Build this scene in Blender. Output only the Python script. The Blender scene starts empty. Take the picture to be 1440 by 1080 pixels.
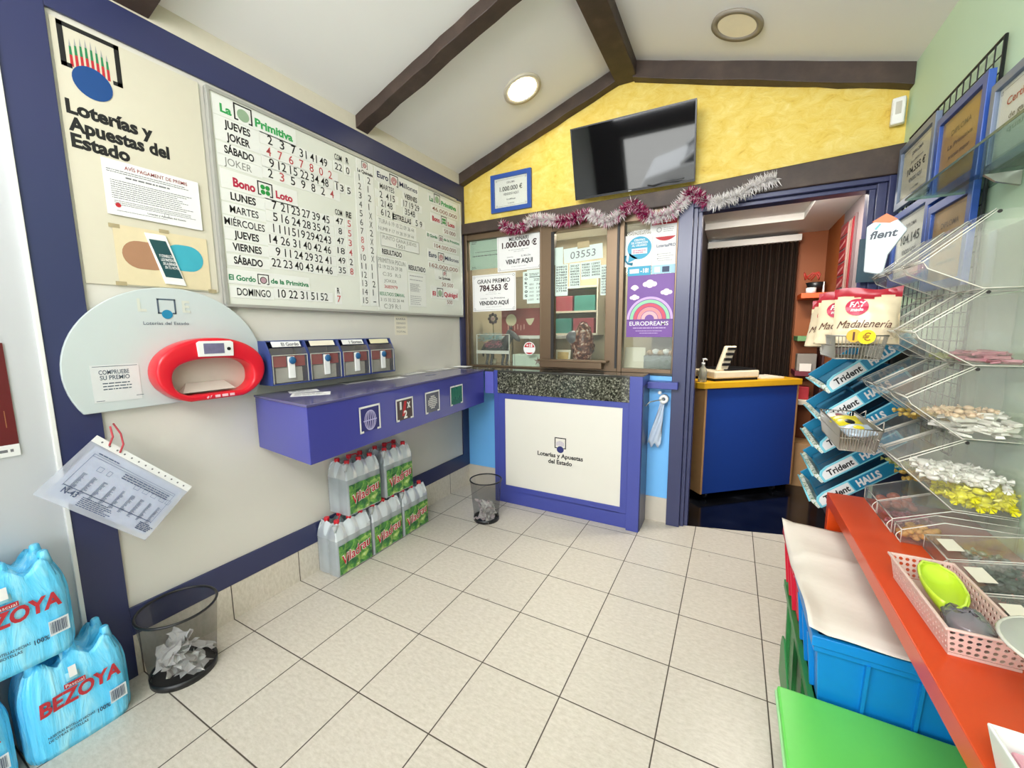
import bpy, bmesh, math, random
from mathutils import Matrix, Vector
rnd = random.Random(7)
scene = bpy.context.scene
COL = scene.collection
PI = math.pi

# ------------------------------------------------------------------ camera, light, exposure
def aim_axes(yaw, pitch, roll):
    f = Vector((-math.sin(yaw)*math.cos(pitch), math.cos(yaw)*math.cos(pitch), math.sin(pitch)))
    r = Vector((math.cos(yaw), math.sin(yaw), 0)); u = r.cross(f)
    return r*math.cos(roll)+u*math.sin(roll), u*math.cos(roll)-r*math.sin(roll), f
cam = bpy.data.cameras.new('camera'); cam_o = bpy.data.objects.new('camera', cam); COL.objects.link(cam_o)
cr, cu, cf = aim_axes(0.4974, -0.1299, -0.0081)
cam_o.matrix_world = Matrix(((cr.x, cu.x, -cf.x, 0), (cr.y, cu.y, -cf.y, 0), (cr.z, cu.z, -cf.z, 1.5), (0, 0, 0, 1)))
cam.sensor_width = 36; cam.lens = 571.6/1440*36; cam.clip_start = 0.02; cam.clip_end = 200
scene.camera = cam_o

world = bpy.data.worlds.new('daylight'); scene.world = world; world.use_nodes = True
bg = world.node_tree.nodes['Background']; bg.inputs[0].default_value = (0.93, 0.97, 1.0, 1); bg.inputs[1].default_value = 5.0

def area_light(name, loc, target, sx, sy, power, color=(1, 1, 1)):
    l = bpy.data.lights.new(name, 'AREA'); l.shape = 'RECTANGLE'; l.size = sx; l.size_y = sy; l.energy = power; l.color = color
    o = bpy.data.objects.new(name, l); COL.objects.link(o); o.location = loc
    o.rotation_euler = (Vector(target)-Vector(loc)).to_track_quat('-Z', 'Y').to_euler()
    return o
portal = area_light('shopfront_daylight_portal', (-.48, -1.47, 1.0), (-.48, 1, 1.0), 2.54, 2.0, 1.0); portal.data.cycles.is_portal = True
fl = area_light('added_front_fill', (-0.75, -0.75, 2.80), (-0.75, 2.9, 1.55), 2.3, 0.7, 33, (0.98, 0.985, 1.0)); fl.data.spread = math.radians(110)  # unseen area light added behind the camera to brighten the depth of the room
area_light('added_ceiling_fill', (-0.45, -0.85, 2.52), (-0.35, 0.7, 3.5), 2.4, 0.3, 33, (0.97, 0.98, 1.0))  # up-facing light added out of frame to lift the ceiling, no real fitting
area_light('added_office_fill', (-1.4, 3.95, 2.48), (-1.4, 3.95, 0), 0.9, 0.5, 17, (1.0, 0.95, 0.86))  # stand-in light added to brighten the office behind the glass
area_light('added_back_room_fill', (0.28, 3.62, 2.40), (0.3, 4.1, 0), 0.5, 0.2, 26, (1.0, 0.93, 0.82))  # stand-in light added because the back room was too dark

vs = scene.view_settings
vs.view_transform = 'Standard'; vs.look = 'None'; vs.exposure = 0.46; vs.gamma = 1.0; vs.use_curve_mapping = False
scene.cycles.use_denoising = True
scene.cycles.max_bounces = 12; scene.cycles.transparent_max_bounces = 32
scene.cycles.diffuse_bounces = 5; scene.cycles.glossy_bounces = 4
scene.cycles.sample_clamp_indirect = 6.0
scene.cycles.caustics_reflective = False; scene.cycles.caustics_refractive = False

# ------------------------------------------------------------------ materials
def lin(h):
    h = h.lstrip('#'); c = [int(h[i:i+2], 16)/255 for i in (0, 2, 4)]
    return tuple(x/12.92 if x <= 0.04045 else ((x+0.055)/1.055)**2.4 for x in c)+(1,)
MATS = {}
def nd(nt, t, **k):
    n = nt.nodes.new(t)
    for a, b in k.items(): setattr(n, a, b)
    return n
def mat(name, hexc, rough=0.5, metal=0.0, vary=0.05, scale=25.0, bump=0.0, bscale=60.0, emit=0.0, spec=0.5, coat=0.0, trans=0.0):
    if name in MATS: return MATS[name]
    m = bpy.data.materials.new(name); m.use_nodes = True; nt = m.node_tree
    p = nt.nodes['Principled BSDF']; c = lin(hexc)
    p.inputs['Roughness'].default_value = rough; p.inputs['Metallic'].default_value = metal
    p.inputs['Specular IOR Level'].default_value = spec; p.inputs['Coat Weight'].default_value = coat
    p.inputs['Transmission Weight'].default_value = trans
    tc = nd(nt, 'ShaderNodeTexCoord'); nz = nd(nt, 'ShaderNodeTexNoise'); nz.inputs['Scale'].default_value = scale
    nz.inputs['Detail'].default_value = 4
    nt.links.new(tc.outputs['Object'], nz.inputs['Vector'])
    r = nd(nt, 'ShaderNodeMapRange'); r.inputs[3].default_value = 1-vary; r.inputs[4].default_value = 1+vary
    nt.links.new(nz.outputs['Fac'], r.inputs[0])
    mx = nd(nt, 'ShaderNodeMix', data_type='RGBA', blend_type='MULTIPLY'); mx.inputs[0].default_value = 1
    mx.inputs[6].default_value = c; nt.links.new(r.outputs[0], mx.inputs[7])
    nt.links.new(mx.outputs[2], p.inputs['Base Color'])
    if bump:
        n2 = nd(nt, 'ShaderNodeTexNoise'); n2.inputs['Scale'].default_value = bscale; n2.inputs['Detail'].default_value = 5
        nt.links.new(tc.outputs['Object'], n2.inputs['Vector'])
        b = nd(nt, 'ShaderNodeBump'); b.inputs['Strength'].default_value = bump; b.inputs['Distance'].default_value = 0.01
        nt.links.new(n2.outputs['Fac'], b.inputs['Height']); nt.links.new(b.outputs[0], p.inputs['Normal'])
    if emit:
        p.inputs['Emission Color'].default_value = c; p.inputs['Emission Strength'].default_value = emit
    MATS[name] = m; return m
def clear(name, hexc='ffffff', alpha=0.08, rough=0.05, body='ffffff', refl=0.5, vary=0.2):
    """thin see-through sheet: mostly transparent, a little diffuse body, fresnel reflections"""
    if name in MATS: return MATS[name]
    m = bpy.data.materials.new(name); m.use_nodes = True; nt = m.node_tree; nt.nodes.clear()
    out = nd(nt, 'ShaderNodeOutputMaterial'); tr = nd(nt, 'ShaderNodeBsdfTransparent'); tr.inputs[0].default_value = lin(hexc)
    di = nd(nt, 'ShaderNodeBsdfPrincipled'); di.inputs['Base Color'].default_value = lin(body); di.inputs['Roughness'].default_value = max(rough, .2)
    tc = nd(nt, 'ShaderNodeTexCoord'); nz = nd(nt, 'ShaderNodeTexNoise'); nz.inputs['Scale'].default_value = 9
    nt.links.new(tc.outputs['Object'], nz.inputs['Vector'])
    r = nd(nt, 'ShaderNodeMapRange'); r.inputs[3].default_value = alpha*(1-vary); r.inputs[4].default_value = min(1, alpha*(1+vary))
    nt.links.new(nz.outputs['Fac'], r.inputs[0])
    m1 = nd(nt, 'ShaderNodeMixShader'); nt.links.new(r.outputs[0], m1.inputs[0]); nt.links.new(tr.outputs[0], m1.inputs[1]); nt.links.new(di.outputs[0], m1.inputs[2])
    gl = nd(nt, 'ShaderNodeBsdfGlossy'); gl.inputs['Roughness'].default_value = rough
    fr = nd(nt, 'ShaderNodeFresnel'); fr.inputs[0].default_value = 1.45
    ml = nd(nt, 'ShaderNodeMath', operation='MULTIPLY'); nt.links.new(fr.outputs[0], ml.inputs[0]); ml.inputs[1].default_value = refl
    m2 = nd(nt, 'ShaderNodeMixShader'); nt.links.new(ml.outputs[0], m2.inputs[0]); nt.links.new(m1.outputs[0], m2.inputs[1]); nt.links.new(gl.outputs[0], m2.inputs[2])
    nt.links.new(m2.outputs[0], out.inputs[0]); MATS[name] = m; return m

def floor_material():
    m = bpy.data.materials.new('floor_tiles'); m.use_nodes = True; nt = m.node_tree; p = nt.nodes['Principled BSDF']; L = nt.links.new
    geo = nd(nt, 'ShaderNodeNewGeometry'); sep = nd(nt, 'ShaderNodeSeparateXYZ'); L(geo.outputs['Position'], sep.inputs[0])
    def mth(op, a, b=None, c=None):
        n = nd(nt, 'ShaderNodeMath', operation=op)
        for i, v in enumerate((a, b, c)):
            if v is None: continue
            if isinstance(v, (int, float)): n.inputs[i].default_value = v
            else: L(v, n.inputs[i])
        return n.outputs[0]
    S = 0.3763
    u = mth('DIVIDE', mth('SUBTRACT', sep.outputs[0], -2.433), S); v = mth('DIVIDE', mth('SUBTRACT', sep.outputs[1], 0.6515), S)
    fu = mth('ABSOLUTE', mth('SUBTRACT', mth('FRACT', u), 0.5)); fv = mth('ABSOLUTE', mth('SUBTRACT', mth('FRACT', v), 0.5))
    edge = mth('MAXIMUM', fu, fv)
    grout = nd(nt, 'ShaderNodeMapRange'); L(edge, grout.inputs[0]); grout.inputs[1].default_value = 0.4915; grout.inputs[2].default_value = 0.4955
    cell = nd(nt, 'ShaderNodeCombineXYZ'); L(mth('FLOOR', u), cell.inputs[0]); L(mth('FLOOR', v), cell.inputs[1])
    wn = nd(nt, 'ShaderNodeTexWhiteNoise'); L(cell.outputs[0], wn.inputs[0])
    nz = nd(nt, 'ShaderNodeTexNoise'); nz.inputs['Scale'].default_value = 34; nz.inputs['Detail'].default_value = 8; nz.inputs['Roughness'].default_value = 0.75
    st = nd(nt, 'ShaderNodeVectorMath', operation='MULTIPLY'); st.inputs[1].default_value = (1.0, 2.2, 1); L(geo.outputs['Position'], st.inputs[0]); L(st.outputs[0], nz.inputs['Vector'])
    ra = nd(nt, 'ShaderNodeValToRGB'); L(nz.outputs['Fac'], ra.inputs[0])
    ra.color_ramp.elements[0].position = 0.3; ra.color_ramp.elements[0].color = lin('c2b9a8'); ra.color_ramp.elements[1].position = 0.62; ra.color_ramp.elements[1].color = lin('dad2c4')
    big = nd(nt, 'ShaderNodeTexNoise'); big.inputs['Scale'].default_value = 1.7; L(geo.outputs['Position'], big.inputs['Vector'])
    tone = mth('ADD', mth('MULTIPLY', wn.outputs[0], 0.05), mth('MULTIPLY', big.outputs['Fac'], 0.10)); tone = mth('ADD', tone, 0.92)
    mx = nd(nt, 'ShaderNodeMix', data_type='RGBA', blend_type='MULTIPLY'); mx.inputs[0].default_value = 1; L(ra.outputs[0], mx.inputs[6]); L(tone, mx.inputs[7])
    # dirt spots
    vo = nd(nt, 'ShaderNodeTexNoise'); vo.inputs['Scale'].default_value = 11; vo.inputs['Detail'].default_value = 6; L(geo.outputs['Position'], vo.inputs['Vector'])
    sp = nd(nt, 'ShaderNodeMapRange'); L(vo.outputs['Fac'], sp.inputs[0]); sp.inputs[1].default_value = 0.735; sp.inputs[2].default_value = 0.78
    m3 = nd(nt, 'ShaderNodeMix', data_type='RGBA'); L(sp.outputs[0], m3.inputs[0]); L(mx.outputs[2], m3.inputs[6]); m3.inputs[7].default_value = lin('8a6f55')
    m2 = nd(nt, 'ShaderNodeMix', data_type='RGBA'); L(grout.outputs[0], m2.inputs[0]); L(m3.outputs[2], m2.inputs[6]); m2.inputs[7].default_value = lin('4f463d')
    L(m2.outputs[2], p.inputs['Base Color'])
    rr = nd(nt, 'ShaderNodeMapRange'); L(grout.outputs[0], rr.inputs[0]); rr.inputs[3].default_value = 0.33; rr.inputs[4].default_value = 0.9; L(rr.outputs[0], p.inputs['Roughness'])
    b = nd(nt, 'ShaderNodeBump'); b.invert = True; b.inputs['Strength'].default_value = 0.4; b.inputs['Distance'].default_value = 0.003; L(grout.outputs[0], b.inputs['Height']); L(b.outputs[0], p.inputs['Normal'])
    return m
def ramp_mat(name, stops, scale=6, detail=6, rough=0.6, bump=0.3, stretch=(1, 1, 1), dist=0.02, distort=0.0, nrough=0.6, coat=0.0):
    m = bpy.data.materials.new(name); m.use_nodes = True; nt = m.node_tree; p = nt.nodes['Principled BSDF']; L = nt.links.new
    tc = nd(nt, 'ShaderNodeTexCoord'); mp = nd(nt, 'ShaderNodeMapping'); mp.inputs['Scale'].default_value = stretch; L(tc.outputs['Object'], mp.inputs[0])
    nz = nd(nt, 'ShaderNodeTexNoise'); nz.inputs['Scale'].default_value = scale; nz.inputs['Detail'].default_value = detail; nz.inputs['Distortion'].default_value = distort; nz.inputs['Roughness'].default_value = nrough
    L(mp.outputs[0], nz.inputs['Vector'])
    ra = nd(nt, 'ShaderNodeValToRGB'); L(nz.outputs['Fac'], ra.inputs[0]); e = ra.color_ramp.elements
    while len(e) < len(stops): e.new(0.5)
    for el, (pos, hx) in zip(e, stops): el.position = pos; el.color = lin(hx)
    L(ra.outputs[0], p.inputs['Base Color']); p.inputs['Roughness'].default_value = rough; p.inputs['Coat Weight'].default_value = coat
    if bump:
        b = nd(nt, 'ShaderNodeBump'); b.inputs['Strength'].default_value = bump; b.inputs['Distance'].default_value = dist; L(nz.outputs['Fac'], b.inputs['Height']); L(b.outputs[0], p.inputs['Normal'])
    MATS[name] = m; return m

M_FLOOR = floor_material()
M_BEIGE = mat('wall_beige', 'd2cec4', 0.55, vary=0.03, scale=3, bump=0.05, bscale=40)
M_WHITEW = mat('wall_white', 'bfc1c4', 0.5, vary=0.03, scale=3)
M_GREEN = mat('wall_mint_green', 'c6dfc0', 0.6, vary=0.03, scale=3, bump=0.05)
M_CEIL = mat('ceiling_white', 'e8e7e4', 0.7, vary=0.02, scale=3)
M_CREAM = mat('trim_cream', 'cfc8b6', 0.6)
M_YELLOW = ramp_mat('yellow_stucco', [(0.22, 'b98a2a'), (0.38, 'dfbf50'), (0.6, 'e8d070'), (0.8, 'f0dd9a')], 11, 10, 0.6, 0.5, (1.0, 1, 1.5), 0.015, 0.7, 0.68)
M_BEAM = ramp_mat('dark_beam_wood', [(0.2, '2b211b'), (0.55, '40322a'), (0.8, '54453a')], 7, 8, 0.55, 0.35, (1, 1, 1), 0.01)
M_NAVY = mat('navy_paint', '30355a', 0.32, vary=0.05, scale=5)
M_SHELF = mat('violet_blue_laminate', '3f4296', 0.28, vary=0.03, scale=5, coat=.35)
M_COUNTER = mat('royal_blue_paint', '3f4896', 0.35, vary=0.06, scale=6)
M_SKY = mat('light_blue_panel', '74bdf8', 0.4, vary=0.04, scale=5)
M_SKIRT = mat('skirting_tile', 'cdc5b6', 0.35, vary=0.05, scale=20)
M_PANEL = mat('cream_panel', 'd9d6cb', 0.35, vary=0.02, scale=4)
M_GRANITE = ramp_mat('dark_granite', [(0.36, '15160f'), (0.47, '34352b'), (0.56, '5c5c4e'), (0.66, 'a5a594')], 75, 3, 0.10, 0.0, (1, 1, 1), 0.0, 0.0, 0.8)
M_BRONZE = mat('bronze_aluminium', '6f5c47', 0.35, 0.55, vary=0.04)
M_DARK = mat('dark_frame_gap', '15120f', 0.5)
M_GLASS = clear('window_glass', 'f6f8f4', 0.03, 0.02, 'd8e0d8', 0.45)
M_SHELFGLASS = clear('green_glass', 'e8f3ef', 0.06, 0.02, 'a9c8c0', 0.45)
M_GEDGE = mat('green_glass_edge', '4f6258', 0.2)
M_ACRYL = clear('clear_acrylic', 'ffffff', 0.035, 0.10, 'fffbee', 0.28, 0.0)
M_AEDGE = clear('acrylic_edge', 'fffdf5', 0.6, 0.15, 'f6f2e4', 0.8)
M_POCKET = clear('plastic_pocket', 'f6f8fd', 0.30, 0.08, 'eef2fd', 0.35)
M_PAPER = mat('white_paper', 'e2e2e0', 0.7, vary=0.02)
M_PAPERB = mat('white_paper_cool', 'e4eafa', 0.6, vary=0.03)
M_PCREAM = mat('cream_paper', 'e0d9c6', 0.7, vary=0.03)
M_PGREEN = mat('greenish_paper', 'cfe0d6', 0.7, vary=0.03)
M_BLACK = mat('black_ink', '141414', 0.6)
M_INK = mat('grey_ink', '6f6f72', 0.7)
M_INKL = mat('light_grey_ink', '9b9b9c', 0.7)
M_INKB = mat('blue_ink', '45506a', 0.7)
M_RED = mat('red_ink', 'b3262e', 0.6)
M_CRIM = mat('crimson_ink', 'b01c3e', 0.6)
M_GINK = mat('green_ink', '2f9a50', 0.6)
M_DGINK = mat('dark_green_ink', '1f7a4c', 0.6)
M_NINK = mat('navy_ink', '232a4e', 0.6)
M_BRINK = mat('brown_red_ink', '8a5a4a', 0.6)
M_BLUE = mat('logo_blue', '12437f', 0.5)
M_WHITE = mat('white_plastic', 'e4e4e0', 0.35, vary=0.02)
M_BLKP = mat('black_plastic', '17181a', 0.35)
M_METAL = mat('grey_aluminium', '9a9b98', 0.35, 0.7, vary=0.03)
M_STEEL = mat('steel_wire', 'b8b4aa', 0.3, 0.8)
M_REDP = mat('red_plastic', 'd0192a', 0.28, vary=0.04)

# ------------------------------------------------------------------ mesh building
class MB:
    def __init__(s): s.v = []; s.f = []; s.mi = []; s.sm = []
    def add(s, vs, fs, mi=0, sm=False):
        o = len(s.v); s.v += [tuple(x) for x in vs]
        for f in fs: s.f.append(tuple(i+o for i in f)); s.mi.append(mi); s.sm.append(sm)
        return s
    def box(s, x0, y0, z0, x1, y1, z1, mi=0):
        if x0 > x1: x0, x1 = x1, x0
        if y0 > y1: y0, y1 = y1, y0
        if z0 > z1: z0, z1 = z1, z0
        return s.add([(x0,y0,z0),(x1,y0,z0),(x1,y1,z0),(x0,y1,z0),(x0,y0,z1),(x1,y0,z1),(x1,y1,z1),(x0,y1,z1)],
                     [(0,3,2,1),(4,5,6,7),(0,1,5,4),(1,2,6,5),(2,3,7,6),(3,0,4,7)], mi)
    def hexa(s, p, mi=0):   # eight corners: bottom four, top four
        return s.add(p, [(0,3,2,1),(4,5,6,7),(0,1,5,4),(1,2,6,5),(2,3,7,6),(3,0,4,7)], mi)
    def prism(s, poly, z0, z1, mi=0, fn=lambda x, y, z: (x, y, z), sm=False):
        n = len(poly); vs = [fn(x, y, z0) for x, y in poly]+[fn(x, y, z1) for x, y in poly]
        s.add(vs, [tuple(range(n-1, -1, -1)), tuple(range(n, 2*n))], mi)
        return s.add(vs, [(i, (i+1) % n, n+(i+1) % n, n+i) for i in range(n)], mi, sm)
    def ring(s, outer, inner, z0, z1, mi=0, sm=True, fn=lambda x, y, z: (x, y, z), zin=None):
        n = len(outer); za = zin if zin is not None else z1
        vs = [fn(*p, z0) for p in outer]+[fn(*p, z1) for p in outer]+[fn(*p, za) for p in inner]+[fn(*p, z0) for p in inner]
        fs = []
        for k in range(4):
            for i in range(n):
                j = (i+1) % n; a = k*n; b = ((k+1) % 4)*n
                fs.append((a+i, a+j, b+j, b+i))
        return s.add(vs, fs, mi, sm)
    def quad(s, *p, mi=0): return s.add(p, [tuple(range(len(p)))], mi)
    def frame3(s, d):
        d = Vector(d).normalized(); a = Vector((0, 0, 1)) if abs(d.z) < .9 else Vector((1, 0, 0))
        u = d.cross(a).normalized(); return u, d.cross(u).normalized()
    def cyl(s, p0, p1, r0, r1=None, n=16, mi=0, cap=True):
        r1 = r0 if r1 is None else r1; p0 = Vector(p0); p1 = Vector(p1); u, w = s.frame3(p1-p0)
        vs = []
        for p, r in ((p0, r0), (p1, r1)):
            vs += [p+u*(r*math.cos(2*PI*i/n))+w*(r*math.sin(2*PI*i/n)) for i in range(n)]
        s.add(vs, [(i, (i+1) % n, n+(i+1) % n, n+i) for i in range(n)], mi, True)
        if cap: s.add(vs, [tuple(range(n-1, -1, -1)), tuple(range(n, 2*n))], mi)
        return s
    def tube(s, path, r, n=8, mi=0, closed=False, cap=True):
        P = [Vector(p) for p in path]; m = len(P); vs = []; pu = None
        for i, p in enumerate(P):
            d = (P[(i+1) % m]-P[i-1]) if closed else (P[min(i+1, m-1)]-P[max(i-1, 0)])
            d.normalize()
            if pu is None: u, w = s.frame3(d)
            else:
                u = (pu-d*pu.dot(d))
                u = u.normalized() if u.length > 1e-6 else s.frame3(d)[0]
                w = d.cross(u)
            pu = u; rr = r[i] if isinstance(r, (list, tuple)) else r
            vs += [p+u*(rr*math.cos(2*PI*k/n))+w*(rr*math.sin(2*PI*k/n)) for k in range(n)]
        fs = []
        for i in range(m if closed else m-1):
            a = i*n; b = ((i+1) % m)*n
            fs += [(a+k, a+(k+1) % n, b+(k+1) % n, b+k) for k in range(n)]
        s.add(vs, fs, mi, True)
        if cap and not closed: s.add(vs, [tuple(range(n-1, -1, -1)), tuple(range((m-1)*n, m*n))], mi)
        return s
    def lathe(s, prof, c=(0, 0, 0), n=24, mi=0, sm=True, close=True):
        vs = []; m = len(prof)
        for r, z in prof: vs += [(c[0]+r*math.cos(2*PI*i/n), c[1]+r*math.sin(2*PI*i/n), c[2]+z) for i in range(n)]
        s.add(vs, [(a*n+i, a*n+(i+1) % n, (a+1)*n+(i+1) % n, (a+1)*n+i) for a in range(m-1) for i in range(n)], mi, sm)
        if close: s.add(vs, [tuple(range(n-1, -1, -1)), tuple(range((m-1)*n, m*n))], mi)
        return s
    def ball(s, c, r, n=12, m=8, mi=0, fn=None):
        rx, ry, rz = r if isinstance(r, (tuple, list)) else (r, r, r); vs = []
        for a in range(m+1):
            t = PI*a/m
            for i in range(n):
                p = Vector((c[0]+rx*math.sin(t)*math.cos(2*PI*i/n), c[1]+ry*math.sin(t)*math.sin(2*PI*i/n), c[2]-rz*math.cos(t)))
                vs.append(fn(p) if fn else p)
        return s.add(vs, [(a*n+i, a*n+(i+1) % n, (a+1)*n+(i+1) % n, (a+1)*n+i) for a in range(m) for i in range(n)], mi, True)
    def grid(s, fn, nu, nv, mi=0, sm=True):
        vs = [fn(i/nu, j/nv) for j in range(nv+1) for i in range(nu+1)]
        return s.add(vs, [(j*(nu+1)+i, j*(nu+1)+i+1, (j+1)*(nu+1)+i+1, (j+1)*(nu+1)+i) for j in range(nv) for i in range(nu)], mi, sm)
    def text(s, t, x, y, w=None, h=0.05, z=0.002, mi=0, bold=0.0, center=False, rot=0.0, slant=0.0, fn=None):
        vs, fs, bw, bh = glyphs(t, bold)
        if not vs: return s
        sy = h/0.69; sx = (w/bw) if w else sy
        x0 = x-(bw*sx/2 if center else 0); c, q = math.cos(rot), math.sin(rot); out = []
        for a, b in vs:
            px = a*sx+slant*b*sy; py = b*sy
            px += x0-x; X = x+px*c-py*q; Y = y+px*q+py*c
            out.append(fn(X, Y, z) if fn else (X, Y, z))
        return s.add(out, fs, mi)
    def build(s, name, m, parent=None, bevel=0.0, solid=0.0, sub=0, seg=2, merge=True):
        me = bpy.data.meshes.new(name); me.from_pydata(s.v, [], s.f)
        ms = m if isinstance(m, (list, tuple)) else [m]
        for q in ms: me.materials.append(q)
        me.polygons.foreach_set('material_index', s.mi); me.polygons.foreach_set('use_smooth', s.sm)
        if merge and len(s.v) < 20000:
            b = bmesh.new(); b.from_mesh(me); bmesh.ops.remove_doubles(b, verts=b.verts, dist=1e-5)
            bmesh.ops.recalc_face_normals(b, faces=b.faces); b.to_mesh(me); b.free()
        me.validate(); me.update()
        o = bpy.data.objects.new(name, me); COL.objects.link(o)
        if parent: o.parent = parent
        if solid:
            d = o.modifiers.new('thick', 'SOLIDIFY'); d.thickness = solid; d.offset = 0
        if bevel:
            d = o.modifiers.new('bevel', 'BEVEL'); d.width = bevel; d.segments = seg; d.limit_method = 'ANGLE'; d.angle_limit = 0.6
        if sub:
            d = o.modifiers.new('sub', 'SUBSURF'); d.levels = sub; d.render_levels = sub
        return o
_G = {}
def glyphs(t, bold):
    if 'M' in t: bold = min(bold, .012)
    k = (t, bold)
    if k in _G: return _G[k]
    cu_ = bpy.data.curves.new('t', 'FONT'); cu_.body = t; cu_.size = 1.0; cu_.fill_mode = 'FRONT'; cu_.offset = bold; cu_.resolution_u = 3
    o = bpy.data.objects.new('t', cu_); me = bpy.data.meshes.new_from_object(o)
    vs = [(v.co.x, v.co.y) for v in me.vertices]; fs = [tuple(p.vertices) for p in me.polygons]
    bpy.data.objects.remove(o); bpy.data.curves.remove(cu_); bpy.data.meshes.remove(me)
    if vs:
        x0 = min(a for a, b in vs); x1 = max(a for a, b in vs); vs = [(a-x0, b) for a, b in vs]; w = max(x1-x0, 1e-3)
    else: w = 1
    _G[k] = (vs, fs, w, 0.69); return _G[k]

def tag(o, label=None, cat=None, group=None, kind=None):
    if label: o['label'] = label
    if cat: o['category'] = cat
    if group: o['group'] = group
    if kind: o['kind'] = kind
    return o
def thing(name, label, cat, M=None, group=None):
    o = bpy.data.objects.new(name, None); COL.objects.link(o); o.empty_display_size = 0.05
    if M is not None: o.matrix_world = M if isinstance(M, Matrix) else Matrix.Translation(M)
    return tag(o, label, cat, group)
def basis(o, x, y):
    x = Vector(x).normalized(); y = Vector(y); y = (y-x*y.dot(x)).normalized(); z = x.cross(y); o = Vector(o)
    return Matrix(((x.x, y.x, z.x, o.x), (x.y, y.y, z.y, o.y), (x.z, y.z, z.z, o.z), (0, 0, 0, 1)))
LX, RX, BY = -2.25, 0.79, 3.23
def LEFT(y, z, x=LX): return basis((x, y, z), (0, 1, 0), (0, 0, 1))
def BACK(x, z, y=BY): return basis((x, y, z), (1, 0, 0), (0, 0, 1))
def RIGHT(y, z, x=RX): return basis((x, y, z), (0, -1, 0), (0, 0, 1))
def yaw_at(p, a): return Matrix.Translation(p) @ Matrix.Rotation(a, 4, 'Z')
def struct(name, mb, m, bevel=0.0, parent=None):
    o = mb.build(name, m, parent, bevel)
    if parent is None: o['kind'] = 'structure'
    return o
def dup(root, M, label=None, group=None):
    """copy a thing with its parts and sub-parts (mesh data shared)"""
    r = root.copy(); COL.objects.link(r); r.matrix_world = M
    if label: r['label'] = label
    if group: r['group'] = group
    for ch in list(root.children):
        c = ch.copy(); COL.objects.link(c); c.parent = r
        for g in list(ch.children):
            d = g.copy(); COL.objects.link(d); d.parent = c
    return r
def rect(mb, x, y, w, h, z, mi=0): return mb.quad((x, y, z), (x+w, y, z), (x+w, y+h, z), (x, y+h, z), mi=mi)
def disc(mb, x, y, rx, ry, z, mi=0, n=28): return mb.add([(x+rx*math.cos(2*PI*i/n), y+ry*math.sin(2*PI*i/n), z) for i in range(n)], [tuple(range(n))], mi)
def bracket(mb, x, y, w, h, t, z, foot=0.22, mi=0):
    """square-bracket frame: three sides and two short feet"""
    rect(mb, x, y, t, h, z, mi); rect(mb, x+w-t, y, t, h, z, mi); rect(mb, x, y+h-t, w, t, z, mi)
    rect(mb, x, y, w*foot, t, z, mi); rect(mb, x+w-w*foot, y, w*foot, t, z, mi)
def scribble(mb, x, y, w, rows, pitch, h, z=0.0015, mi=0, seed=1, ragged=0.25):
    """rows of small illegible print"""
    r = random.Random(seed)
    for k in range(rows):
        ww = w*(1-r.random()*ragged); cx = x; yy = y-k*pitch
        while cx < x+ww-0.004:
            l = min(r.uniform(0.006, 0.03)*max(0.5, h/0.006), x+ww-cx); rect(mb, cx, yy, l, h, z, mi); cx += l+h*0.6
def card(name, w, h, m, parent, x=0, y=0, z=0.0, t=0.0012): return MB().box(x, y, z, x+w, y+h, z+t).build(name, m, parent)
def lae_logo(mbk, mbb, x, y, w, z, rays=None):
    """bracket frame with a ball below and rays above"""
    bracket(mbk, x, y, w, w*0.95, w*0.09, z)
    disc(mbb, x+w*0.48, y+w*0.02, w*0.3, w*0.27, z+0.0006)
# ------------------------------------------------------------------ room shell
APX, APZ, EL, ER = -0.777, 3.39, 2.89, 2.925
FY = -1.5
struct('floor', MB().prism([(LX-.1, FY), (RX+.1, FY), (RX+.1, 3.50), (0.66, 3.49), (-0.235, 3.245), (LX-.1, 3.245)], -0.1, 0.0), M_FLOOR)
struct('wall_left', MB().box(LX-.1, .5, 0, LX, 3.33, 2.95), M_BEIGE)
struct('wall_left_front', MB().box(LX-.1, FY, 0, LX+.004, .5, 2.95), M_WHITEW)
struct('wall_right', MB().box(RX, FY, 0, RX+.1, 3.33, 3.0), M_GREEN)
sl = MB().prism([(LX-.1, EL-.034), (APX, APZ), (APX, APZ+.1), (LX-.1, EL+.1)], FY, 3.35, fn=lambda x, y, z: (x, z, y))
struct('ceiling_left_slope', sl, M_CEIL)
sl = MB().prism([(APX, APZ), (RX+.1, ER-.03), (RX+.1, ER+.1), (APX, APZ+.1)], FY, 3.35, fn=lambda x, y, z: (x, z, y))
struct('ceiling_right_slope', sl, M_CEIL)
struct('wall_back', MB().prism([(LX, 2.36), (RX, 2.36), (RX, ER+.02), (APX, APZ+.04), (LX, EL+.02)], BY, BY+.1, fn=lambda x, y, z: (x, z, y)), M_YELLOW)
struct('wall_back_below_windows', MB().box(LX, BY, 0, -.385, BY+.1, 1.15), M_SKY)
struct('wall_back_top_strip', MB().box(LX, BY+.02, 2.32, RX, BY+.1, 2.37), M_BRONZE)
M_FRONT = mat('shopfront_dark_frame', '2c1f1d', 0.5)
struct('wall_front', MB().box(LX-.1, FY-.1, 0, -1.75, FY, 3.5).box(-1.75, FY-.1, 2.0, RX+.1, FY, 3.5), M_FRONT)
struct('door_2_frame', MB().box(-1.75, FY-.06, 0, -1.70, FY-.02, 2.0).box(.74, FY-.06, 0, .79, FY-.02, 2.0).box(-1.70, FY-.06, 1.95, .74, FY-.02, 2.0), M_METAL)
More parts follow.
